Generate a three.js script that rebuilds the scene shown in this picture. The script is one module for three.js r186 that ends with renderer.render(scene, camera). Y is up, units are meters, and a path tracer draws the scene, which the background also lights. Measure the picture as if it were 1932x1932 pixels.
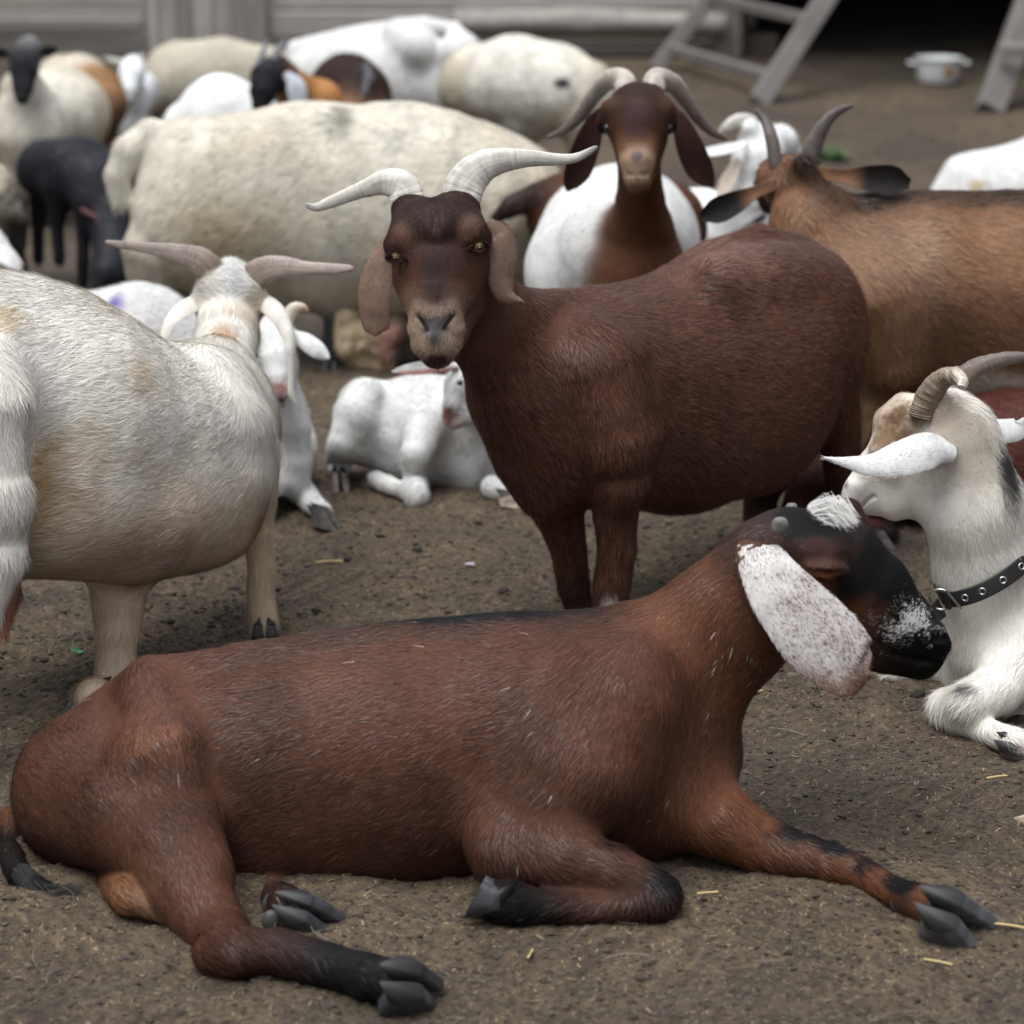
import * as THREE from 'three';
import { mergeGeometries } from 'three/addons/utils/BufferGeometryUtils.js';
import { RoundedBoxGeometry } from 'three/addons/geometries/RoundedBoxGeometry.js';

// ---------------------------------------------------------------- camera, sky, sun, exposure
const FOV = 22, PITCH = 15.7 * Math.PI / 180, EYE = 1.54;
const scene = new THREE.Scene();
const camera = new THREE.PerspectiveCamera(FOV, 1, 0.05, 400);
camera.position.set(0, EYE, 0);
camera.rotation.x = -PITCH;
camera.focus = 4.2;
camera.userData.fStop = 3.8;
const renderer = new THREE.WebGLRenderer({ antialias: true });
renderer.setSize(1024, 1024);
renderer.toneMapping = THREE.LinearToneMapping;
renderer.toneMappingExposure = 2.65;
renderer.shadowMap.enabled = true;
{ // overcast sky: brighter towards the zenith, faintly blue
  const W = 64, H = 32, d = new Float32Array(W * H * 4);
  for (let j = 0; j < H; j++) for (let i = 0; i < W; i++) {
    const el = ((j + 0.5) / H - 0.5) * Math.PI, s = Math.max(0, Math.sin(el));
    const L = 0.5 * (1 + 2 * s) / 3 * (el < 0 ? 0.5 : 1), o = (j * W + i) * 4;
    d[o] = L * 0.93; d[o + 1] = L * 0.985; d[o + 2] = L * 1.09; d[o + 3] = 1;
  }
  const t = new THREE.DataTexture(d, W, H, THREE.RGBAFormat, THREE.FloatType);
  t.mapping = THREE.EquirectangularReflectionMapping; t.magFilter = THREE.LinearFilter; t.needsUpdate = true;
  scene.background = t; scene.environment = t;
}
const sun = new THREE.DirectionalLight(new THREE.Color().setRGB(1, 0.98, 0.955), 1.5);
sun.position.set(-2.4, 9, -2.6); sun.target.position.set(0, 0, -5);
sun.castShadow = true; sun.shadow.radius = 80; sun.shadow.mapSize.set(2048, 2048);
Object.assign(sun.shadow.camera, { left: -9, right: 9, top: 9, bottom: -9, near: 0.5, far: 40 });
scene.add(sun); scene.add(sun.target);

// ---------------------------------------------------------------- helpers
let seed = 12345;
const rnd = () => { seed = (seed + 0x6d2b79f5) | 0; let t = Math.imul(seed ^ (seed >>> 15), 1 | seed); t = (t + Math.imul(t ^ (t >>> 7), 61 | t)) ^ t; return ((t ^ (t >>> 14)) >>> 0) / 4294967296; };
const rr = (a, b) => a + (b - a) * rnd();
const V = (x, y, z) => new THREE.Vector3(x, y, z);
const lerp = (a, b, t) => a + (b - a) * t, clamp = (x, a = 0, b = 1) => x < a ? a : x > b ? b : x;
const smooth = (a, b, x) => { const t = clamp((x - a) / (b - a)); return t * t * (3 - 2 * t); };
const mix3 = (a, b, t) => [lerp(a[0], b[0], t), lerp(a[1], b[1], t), lerp(a[2], b[2], t)];
const hash3 = (x, y, z) => { let h = Math.imul(x, 374761393) + Math.imul(y, 668265263) + Math.imul(z, 2147483647 ^ 0x5bd1e995) | 0; h = Math.imul(h ^ (h >>> 13), 1274126177); h ^= h >>> 16; return (h & 0xffffff) / 0x800000 - 1; };
function noise(x, y, z) { // value noise, -1..1
  const i = Math.floor(x), j = Math.floor(y), k = Math.floor(z); let u = x - i, v = y - j, w = z - k;
  u = u * u * (3 - 2 * u); v = v * v * (3 - 2 * v); w = w * w * (3 - 2 * w);
  const a = lerp(lerp(hash3(i, j, k), hash3(i + 1, j, k), u), lerp(hash3(i, j + 1, k), hash3(i + 1, j + 1, k), u), v);
  const b = lerp(lerp(hash3(i, j, k + 1), hash3(i + 1, j, k + 1), u), lerp(hash3(i, j + 1, k + 1), hash3(i + 1, j + 1, k + 1), u), v);
  return lerp(a, b, w);
}
const fbm = (x, y, z, o = 3) => { let s = 0, a = 0.5, f = 1; for (let i = 0; i < o; i++) { s += a * noise(x * f + i * 17.3, y * f - i * 9.1, z * f + i * 5.7); a *= 0.5; f *= 2.03; } return s; };
const taken = {};
function numbered(n) { const k = taken[n] = (taken[n] ?? -1) + 1; return k ? n + '_' + String(k).padStart(3, '0') : n; }
function tag(o, label, category, group, kind) { Object.assign(o.userData, { label }); if (category) o.userData.category = category; if (group) o.userData.group = group; if (kind) o.userData.kind = kind; return o; }
function mesh(name, geometry, material, parent) { const m = new THREE.Mesh(geometry, material); m.name = parent === scene ? numbered(name) : name; m.castShadow = m.receiveShadow = true; parent.add(m); return m; }
function thing(name, at, label, category, group) { const o = new THREE.Group(); o.name = numbered(name); o.position.copy(at); scene.add(o); return tag(o, label, category, group); }

// Measuring: a place in the yard from the bearing (in units of a 1932-unit wide view) and its horizontal distance in metres.
const FOCAL = 966 / Math.tan(FOV / 2 * Math.PI / 180), SI = Math.sin(PITCH), CO = Math.cos(PITCH);
function spot(x, y, g, r = 0) { const v = (y - 966) / FOCAL, t = g / (CO - v * SI); return { p: V(t * (x - 966) / FOCAL, EYE - t * (SI + v * CO), -g), r: r * t / FOCAL }; }
const groundDist = (y, r = 0) => { const v = (y - 966) / FOCAL; return EYE / (SI + v * CO + r / FOCAL) * (CO - v * SI); };
const at = (x, y, g) => spot(x, y, g).p;
const onGround = (x, y) => at(x, y, groundDist(y));

// ---------------------------------------------------------------- smooth bodies: tapered capsules joined with a smooth minimum, meshed by surface nets
function capsule(s, px, py, pz, out) {
  let vx = px - s.ax, vy = py - s.ay, vz = pz - s.az;
  if (s.f) { const q = (vx * s.nx + vy * s.ny + vz * s.nz) * s.f; vx += s.nx * q; vy += s.ny * q; vz += s.nz * q; }
  let h = s.bb > 0 ? (vx * s.bx + vy * s.by + vz * s.bz) / s.bb : 0; h = h < 0 ? 0 : h > 1 ? 1 : h;
  vx -= s.bx * h; vy -= s.by * h; vz -= s.bz * h;
  const l = Math.sqrt(vx * vx + vy * vy + vz * vz) + 1e-9; let d = l - (s.ra + (s.rb - s.ra) * h);
  if (s.f) { const q = (vx * s.nx + vy * s.ny + vz * s.nz) / l * s.f, gx = vx / l + s.nx * q, gy = vy / l + s.ny * q, gz = vz / l + s.nz * q; d /= Math.sqrt(gx * gx + gy * gy + gz * gz); }
  if (out) out.h = h;
  return d;
}
function segment(a, b, ra, rb, o) {
  const s = { id: o.id ?? 0, kin: Math.max(0.002, 0.14 * Math.min(ra, rb)), ax: a.x, ay: a.y, az: a.z, bx: b.x - a.x, by: b.y - a.y, bz: b.z - a.z, ra, rb, k: o.k, f: 0, ca: o.ca, cb: o.cb, cut: o.cut, rough: o.rough ?? 1 };
  const l = Math.hypot(s.bx, s.by, s.bz) || 1; s.tx = s.bx / l; s.ty = s.by / l; s.tz = s.bz / l; s.len = l;
  s.mx = (a.x + b.x) / 2; s.my = (a.y + b.y) / 2; s.mz = (a.z + b.z) / 2; s.reach = l / 2 + Math.max(ra, rb);
  if (o.n && o.f && o.f !== 1) { s.nx = o.n.x; s.ny = o.n.y; s.nz = o.n.z; s.f = 1 / o.f - 1; const q = (s.bx * s.nx + s.by * s.ny + s.bz * s.nz) * s.f; s.bx += s.nx * q; s.by += s.ny * q; s.bz += s.nz * q; }
  s.bb = s.bx * s.bx + s.by * s.by + s.bz * s.bz;
  return s;
}
function field(list, x, y, z, bump) { // limbs (chains) keep their own thickness; only where two chains meet are they blended
  let d = 1e3, c = 1e3, id = -1, k = 0;
  for (let i = 0; i < list.length; i++) {
    const s = list[i], e = capsule(s, x, y, z);
    if (s.id !== id) { if (id >= 0) { const h = Math.max(k - Math.abs(c - d), 0) / k; d = Math.min(d, c) - h * h * k * 0.25; } id = s.id; c = 1e3; k = s.k; if (s.cut) id = -1; }
    if (s.cut) { const h = Math.max(s.k - Math.abs(-e - d), 0) / s.k; d = Math.max(d, -e) + h * h * s.k * 0.25; }
    else { const q = s.kin, h = Math.max(q - Math.abs(e - c), 0) / q; c = Math.min(c, e) - h * h * q * 0.25; }
  }
  if (id >= 0) { const h = Math.max(k - Math.abs(c - d), 0) / k; d = Math.min(d, c) - h * h * k * 0.25; }
  return bump && d < 0.03 && d > -0.03 ? d + bump(x, y, z) : d;
}
function bodyMesh(segs, cell, bump, bumpMax = 0, ball = null, inside = false) {
  const lo = [1e9, 1e9, 1e9], hi = [-1e9, -1e9, -1e9];
  for (const s of segs) { if (s.cut) continue; [s.mx, s.my, s.mz].forEach((c, i) => { lo[i] = Math.min(lo[i], c - s.reach); hi[i] = Math.max(hi[i], c + s.reach); }); }
  if (ball && inside) [ball.p.x, ball.p.y, ball.p.z].forEach((c, i) => { lo[i] = Math.max(lo[i], c - ball.r - 0.01); hi[i] = Math.min(hi[i], c + ball.r + 0.01); });
  const far2 = (x, y, z) => Math.hypot(x - ball.p.x, y - ball.p.y, z - ball.p.z);
  const pad = cell * 3 + bumpMax + 0.01, B = 6; const N = [0, 1, 2].map((i) => { lo[i] -= pad; return Math.ceil((hi[i] + pad - lo[i]) / cell / B) * B + 1; });
  const [nx, ny, nz] = N, vals = new Float32Array(nx * ny * nz).fill(1), bn = N.map((n) => (n - 1) / B), lists = new Array(bn[0] * bn[1] * bn[2]);
  const half = B * cell * 0.5, diag = half * 1.7321, kmax = Math.max(...segs.map((s) => s.k)) + bumpMax + cell * 2;
  const sx = 1, sy = nx, sz = nx * ny;
  for (let c = 0; c < bn[2]; c++) for (let b = 0; b < bn[1]; b++) for (let a = 0; a < bn[0]; a++) {
    const cx = lo[0] + (a + 0.5) * B * cell, cy = lo[1] + (b + 0.5) * B * cell, cz = lo[2] + (c + 0.5) * B * cell, list = []; let any = false;
    if (ball) { const e = far2(cx, cy, cz); if (inside ? e > ball.r + diag + cell : e < ball.r - diag - cell * 3) continue; }
    for (const s of segs) { if (Math.hypot(cx - s.mx, cy - s.my, cz - s.mz) < s.reach + diag + kmax) { const f = s.f; let e; if (f) { e = capsule(s, cx, cy, cz); if (e > (diag + kmax) * (1 + f)) continue; } else { e = capsule(s, cx, cy, cz); if (e > diag + kmax) continue; } list.push(s); if (!s.cut) any = true; } }
    if (!any) continue; if (list.length > 2) { const d0 = field(list, cx, cy, cz), km = Math.max(...list.map((s) => s.k)); for (let q = list.length - 1; q >= 0; q--) { const s = list[q]; if (!s.cut && capsule(s, cx, cy, cz) > d0 + 2 * diag * (1 + 0.5 * s.f) + km * 0.8) list.splice(q, 1); } }
    lists[(c * bn[1] + b) * bn[0] + a] = list;
    const mid = field(list, cx, cy, cz); const deep = mid < -(diag * 1.6 + bumpMax + 0.02); if (mid > diag * 1.9 + bumpMax + 0.03) continue;
    for (let k = 0; k <= B; k++) for (let j = 0; j <= B; j++) for (let i = 0; i <= B; i++) {
      const ix = a * B + i, iy = b * B + j, iz = c * B + k, o = ix + iy * sy + iz * sz;
      vals[o] = deep ? -1 : field(list, lo[0] + ix * cell, lo[1] + iy * cell, lo[2] + iz * cell, bump);
    }
  }
  const index = new Int32Array(nx * ny * nz).fill(-1), pos = [], own = [];
  const listAt = (i, j, k) => lists[(Math.min(bn[2] - 1, (k / B) | 0) * bn[1] + Math.min(bn[1] - 1, (j / B) | 0)) * bn[0] + Math.min(bn[0] - 1, (i / B) | 0)];
  for (let k = 0; k < nz - 1; k++) for (let j = 0; j < ny - 1; j++) for (let i = 0; i < nx - 1; i++) {
    const o = i + j * sy + k * sz, v = [vals[o], vals[o + sx], vals[o + sy], vals[o + sx + sy], vals[o + sz], vals[o + sx + sz], vals[o + sy + sz], vals[o + sx + sy + sz]];
    let m = 0; for (let q = 0; q < 8; q++) if (v[q] < 0) m |= 1 << q;
    if (m === 0 || m === 255) continue;
    let x = 0, y = 0, z = 0, n = 0;
    for (let q = 0; q < 8; q++) for (let ax = 0; ax < 3; ax++) { const w = q | (1 << ax); if (w === q || (v[q] < 0) === (v[w] < 0)) continue; const t = v[q] / (v[q] - v[w]); x += (q & 1) + (ax === 0 ? t : 0); y += ((q >> 1) & 1) + (ax === 1 ? t : 0); z += ((q >> 2) & 1) + (ax === 2 ? t : 0); n++; }
    if (ball) { const e = far2(lo[0] + (i + x / n) * cell, lo[1] + (j + y / n) * cell, lo[2] + (k + z / n) * cell); if (inside ? e > ball.r + 0.0035 : e < ball.r - 0.0035) continue; }
    index[o] = pos.length / 3; pos.push(lo[0] + (i + x / n) * cell, lo[1] + (j + y / n) * cell, lo[2] + (k + z / n) * cell); own.push(listAt(i, j, k) || []);
  }
  const tri = [];
  const quad = (a, b, c, d, flip) => { if (a < 0 || b < 0 || c < 0 || d < 0) return; flip ? tri.push(a, c, b, a, d, c) : tri.push(a, b, c, a, c, d); };
  for (let k = 1; k < nz - 1; k++) for (let j = 1; j < ny - 1; j++) for (let i = 1; i < nx - 1; i++) {
    const o = i + j * sy + k * sz, s0 = vals[o] < 0;
    if (s0 !== vals[o + sx] < 0) quad(index[o - sy - sz], index[o - sz], index[o], index[o - sy], !s0);
    if (s0 !== vals[o + sy] < 0) quad(index[o - sx - sz], index[o - sx], index[o], index[o - sz], !s0);
    if (s0 !== vals[o + sz] < 0) quad(index[o - sx - sy], index[o - sy], index[o], index[o - sx], !s0);
  }
  const P = new Float32Array(pos), Nn = new Float32Array(pos.length), e = cell * 0.6;
  for (let i = 0; i < own.length; i++) {
    const L = own[i]; let x = P[i * 3], y = P[i * 3 + 1], z = P[i * 3 + 2], gx, gy, gz, l;
    for (let it = 0; it < 2; it++) {
      const d = field(L, x, y, z, bump); gx = field(L, x + e, y, z, bump) - field(L, x - e, y, z, bump); gy = field(L, x, y + e, z, bump) - field(L, x, y - e, z, bump); gz = field(L, x, y, z + e, bump) - field(L, x, y, z - e, bump);
      l = Math.hypot(gx, gy, gz) || 1; gx /= l; gy /= l; gz /= l;
      if (it === 0) { const m = clamp(d, -cell * 0.6, cell * 0.6); x -= gx * m; y -= gy * m; z -= gz * m; }
    }
    P[i * 3] = x; P[i * 3 + 1] = y; P[i * 3 + 2] = z; Nn[i * 3] = gx; Nn[i * 3 + 1] = gy; Nn[i * 3 + 2] = gz;
  }
  return { P, N: Nn, own, tri };
}
function joined(a, b) { const n = a.own.length; return { P: Float32Array.from([...a.P, ...b.P]), N: Float32Array.from([...a.N, ...b.N]), own: a.own.concat(b.own), tri: a.tri.concat(b.tri.map((i) => i + n)) }; }
// colour and hair direction at each vertex, from the limbs that lie nearest
function dress(m, tint, sigma = 0.012) {
  const n = m.own.length, C = new Float32Array(n * 3), D = new Float32Array(n * 3), out = { h: 0 };
  for (let i = 0; i < n; i++) {
    const x = m.P[i * 3], y = m.P[i * 3 + 1], z = m.P[i * 3 + 2]; let r = 0, g = 0, b = 0, W = 0, dx = 0, dy = 0, dz = 0;
    const ds = []; let least = 1e9; for (const s of m.own[i]) { if (s.cut) continue; const e = capsule(s, x, y, z, out); ds.push([s, e, out.h]); if (e < least) least = e; }
    for (const [s, e, h] of ds) { if (e - least > sigma * 5.8) continue; const w = Math.exp(-(e - least) / sigma); const ww = w; r += ww * lerp(s.ca[0], s.cb[0], h); g += ww * lerp(s.ca[1], s.cb[1], h); b += ww * lerp(s.ca[2], s.cb[2], h); W += ww; dx += ww * s.tx; dy += ww * s.ty; dz += ww * s.tz; }
    const nxx = m.N[i * 3], nyy = m.N[i * 3 + 1], nzz = m.N[i * 3 + 2]; dy -= 0.35 * W; // hair hangs a little
    const q = dx * nxx + dy * nyy + dz * nzz; dx -= q * nxx; dy -= q * nyy; dz -= q * nzz; const l = Math.hypot(dx, dy, dz) || 1; dx /= l; dy /= l; dz /= l;
    D[i * 3] = dx; D[i * 3 + 1] = dy; D[i * 3 + 2] = dz;
    const c = tint([r / W, g / W, b / W], x, y, z, dx, dy, dz, nxx, nyy, nzz); C[i * 3] = c[0]; C[i * 3 + 1] = c[1]; C[i * 3 + 2] = c[2];
  }
  m.C = C; m.D = D; return m;
}
function geometryOf(m, base) {
  const g = new THREE.BufferGeometry(), P = m.P.slice(); for (let i = 0; i < P.length; i += 3) { P[i] -= base.x; P[i + 1] -= base.y; P[i + 2] -= base.z; }
  g.setAttribute('position', new THREE.BufferAttribute(P, 3)); g.setAttribute('normal', new THREE.BufferAttribute(m.N, 3));
  if (m.C) g.setAttribute('color', new THREE.BufferAttribute(m.C, 3)); g.setIndex(m.tri); return g;
}
// short coat: one narrow blade per hair, lying along the hair direction
function furGeometry(m, base, { count, length, width, lift = 0.18, wild = 0.25, vary = 0.35, where, tipTint = [1, 1, 1], slim, tick }) {
  const T = m.tri, nt = T.length / 3, cum = new Float64Array(nt); let sum = 0;
  for (let t = 0; t < nt; t++) {
    const a = T[t * 3] * 3, b = T[t * 3 + 1] * 3, c = T[t * 3 + 2] * 3, P = m.P, ux = P[b] - P[a], uy = P[b + 1] - P[a + 1], uz = P[b + 2] - P[a + 2], wx = P[c] - P[a], wy = P[c + 1] - P[a + 1], wz = P[c + 2] - P[a + 2];
    let ar = Math.hypot(uy * wz - uz * wy, uz * wx - ux * wz, ux * wy - uy * wx); if (where) ar *= where(P[a], P[a + 1], P[a + 2]); cum[t] = sum += ar;
  }
  const pos = new Float32Array(count * 9), nor = new Float32Array(count * 9), col = new Float32Array(count * 9);
  for (let q = 0; q < count; q++) {
    const want = (q + rnd()) / count * sum; let lo = 0, hi = nt - 1; while (lo < hi) { const mid = (lo + hi) >> 1; cum[mid] < want ? lo = mid + 1 : hi = mid; }
    let u = rnd(), v = rnd(); if (u + v > 1) { u = 1 - u; v = 1 - v; } const w = 1 - u - v, a = T[lo * 3] * 3, b = T[lo * 3 + 1] * 3, c = T[lo * 3 + 2] * 3;
    const get = (A, k) => A[a + k] * w + A[b + k] * u + A[c + k] * v;
    const x = get(m.P, 0), y = get(m.P, 1), z = get(m.P, 2), nx = get(m.N, 0), ny = get(m.N, 1), nz = get(m.N, 2);
    const clump = noise(x * 45, y * 45, z * 45) * wild * 1.3;
    let dx = get(m.D, 0), dy = get(m.D, 1), dz = get(m.D, 2);
    let sx = dy * nz - dz * ny, sy = dz * nx - dx * nz, sz = dx * ny - dy * nx; const j = clump + rr(-wild, wild);
    dx += sx * j; dy += sy * j; dz += sz * j; let l = Math.hypot(dx, dy, dz) || 1; dx /= l; dy /= l; dz /= l; sx = dy * nz - dz * ny; sy = dz * nx - dx * nz; sz = dx * ny - dy * nx;
    const L = (typeof length === 'function' ? length(x, y, z) : length) * rr(0.6, 1.3), tk = tick && tick(x, y, z, m, lo), hw = width * (slim ? slim(x, y, z) : 1) * (tk && tk[3] || 1) * rr(0.6, 1.3) / 2, up = L * lift * rr(0.3, 1.6), o = q * 9, bx = x - base.x - nx * 0.0006, by = y - base.y - ny * 0.0006, bz = z - base.z - nz * 0.0006;
    pos[o] = bx - sx * hw; pos[o + 1] = by - sy * hw; pos[o + 2] = bz - sz * hw; pos[o + 3] = bx + sx * hw; pos[o + 4] = by + sy * hw; pos[o + 5] = bz + sz * hw;
    pos[o + 6] = bx + dx * L + nx * up; pos[o + 7] = by + dy * L + ny * up; pos[o + 8] = bz + dz * L + nz * up;
    const tx = rr(-0.3, 0.3), tn = nx + sx * tx - dx * 0.12, un = ny + sy * tx - dy * 0.12, vn = nz + sz * tx - dz * 0.12, tl = Math.hypot(tn, un, vn);
    const al = (x * dx + y * dy + z * dz) * 0.85, ax = x - dx * al, ay = y - dy * al, az = z - dz * al, f = Math.max(0.3, 1 + rr(-vary, vary) * 0.7 + vary * 0.95 * noise(ax * 130, ay * 130, az * 130) + vary * 0.5 * noise(ax * 60, ay * 60, az * 60)), cr = (tk ? tk[0] : get(m.C, 0)) * f, cg = (tk ? tk[1] : get(m.C, 1)) * f, cb = (tk ? tk[2] : get(m.C, 2)) * f;
    for (let k = 0; k < 3; k++) { const p = o + k * 3; nor[p] = tn / tl; nor[p + 1] = un / tl; nor[p + 2] = vn / tl; const t = k === 2; col[p] = Math.min(0.9, cr * (t ? tipTint[0] : 1)); col[p + 1] = Math.min(0.9, cg * (t ? tipTint[1] : 1)); col[p + 2] = Math.min(0.9, cb * (t ? tipTint[2] : 1)); }
  }
  const g = new THREE.BufferGeometry(); g.setAttribute('position', new THREE.BufferAttribute(pos, 3)); g.setAttribute('normal', new THREE.BufferAttribute(nor, 3)); g.setAttribute('color', new THREE.BufferAttribute(col, 3));
  return g;
}
// a tube of changing oval section along a smooth path: horns, ears, straps. section(u) -> { w, h, n } half widths in metres and the direction of h
function sweep(points, nu, nv, section, tint, cap = true) {
  const curve = new THREE.CatmullRomCurve3(points, false, 'centripetal'), pos = [], col = [], tri = [];
  for (let i = 0; i <= nu; i++) {
    const u = i / nu, c = curve.getPoint(u), t = curve.getTangent(u), s = section(u), n = s.n.clone().addScaledVector(t, -s.n.dot(t)).normalize(), w = V().crossVectors(t, n);
    for (let j = 0; j < nv; j++) {
      const a = j / nv * 2 * Math.PI, ca = Math.cos(a), sa = Math.sin(a), bend = (s.cup || 0) * ca * ca * s.w, k = 1 + (s.bump ? s.bump(a) : 0);
      const p = c.clone().addScaledVector(w, ca * s.w * k + (s.shift || 0)).addScaledVector(n, sa * s.h * k + bend); pos.push(p.x, p.y, p.z); col.push(...tint(u, a, p));
    }
  }
  for (let i = 0; i < nu; i++) for (let j = 0; j < nv; j++) { const a = i * nv + j, b = i * nv + (j + 1) % nv, c = a + nv, d = b + nv; tri.push(a, d, b, a, c, d); }
  if (cap) for (const i of [0, nu]) { const c = curve.getPoint(i / nu), o = pos.length / 3; pos.push(c.x, c.y, c.z); col.push(...tint(i / nu, 0, c)); for (let j = 0; j < nv; j++) { const a = i * nv + j, b = i * nv + (j + 1) % nv; i ? tri.push(b, a, o) : tri.push(a, b, o); } }
  const g = new THREE.BufferGeometry(); g.setAttribute('position', new THREE.Float32BufferAttribute(pos, 3)); g.setAttribute('color', new THREE.Float32BufferAttribute(col, 3)); g.setIndex(tri); g.computeVertexNormals(); return g;
}
const along = (a, u) => { const f = u * (a.length - 1), i = Math.min(a.length - 2, Math.floor(f)), t = f - i; const p = a[Math.max(0, i - 1)], q = a[i], r = a[i + 1], s = a[Math.min(a.length - 1, i + 2)]; return Math.max(0.0004, 0.5 * (2 * q + (r - p) * t + (2 * p - 5 * q + 4 * r - s) * t * t + (3 * q - p - 3 * r + s) * t * t * t)); };

// ---------------------------------------------------------------- materials and animal builder
const coatMaterial = new THREE.MeshPhysicalMaterial({ vertexColors: true, roughness: 0.7, specularIntensity: 0.2 }); coatMaterial.name = 'coat';
const furMaterial = new THREE.MeshPhysicalMaterial({ vertexColors: true, roughness: 0.42, specularIntensity: 0.46, sheen: 0.03, sheenRoughness: 0.5, sheenColor: new THREE.Color(0.7, 0.72, 0.78) }); furMaterial.name = 'short_hair';
const woolMaterial = new THREE.MeshPhysicalMaterial({ vertexColors: true, roughness: 0.95, specularIntensity: 0.3 }); woolMaterial.name = 'wool';
const earMaterial = new THREE.MeshPhysicalMaterial({ vertexColors: true, roughness: 0.75, specularIntensity: 0.4 }); earMaterial.name = 'ear_skin';
const hornMaterial = new THREE.MeshStandardMaterial({ vertexColors: true, roughness: 0.55 }); hornMaterial.name = 'horn_keratin';
const hoofMaterial = new THREE.MeshPhysicalMaterial({ vertexColors: true, roughness: 0.5, specularIntensity: 0.7 }); hoofMaterial.name = 'hoof_keratin';
const eyeMaterial = new THREE.MeshPhysicalMaterial({ color: new THREE.Color().setRGB(0.075, 0.045, 0.018), roughness: 0.35, specularIntensity: 0.4 }); eyeMaterial.name = 'eye_amber';
const pupilMaterial = new THREE.MeshPhysicalMaterial({ color: new THREE.Color().setRGB(0.006, 0.005, 0.005), roughness: 0.15, clearcoat: 0.3 }); pupilMaterial.name = 'eye_dark';

const BROWN = [0.068, 0.0295, 0.019], RED = [0.088, 0.035, 0.0175], DARK = [0.027, 0.0145, 0.012], BLACK = [0.0055, 0.0052, 0.006], TAN = [0.3, 0.18, 0.1], WHITE = [0.72, 0.69, 0.63], CREAM = [0.6, 0.5, 0.36], PURE = [0.62, 0.62, 0.605], GREY = [0.33, 0.32, 0.31];

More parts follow.
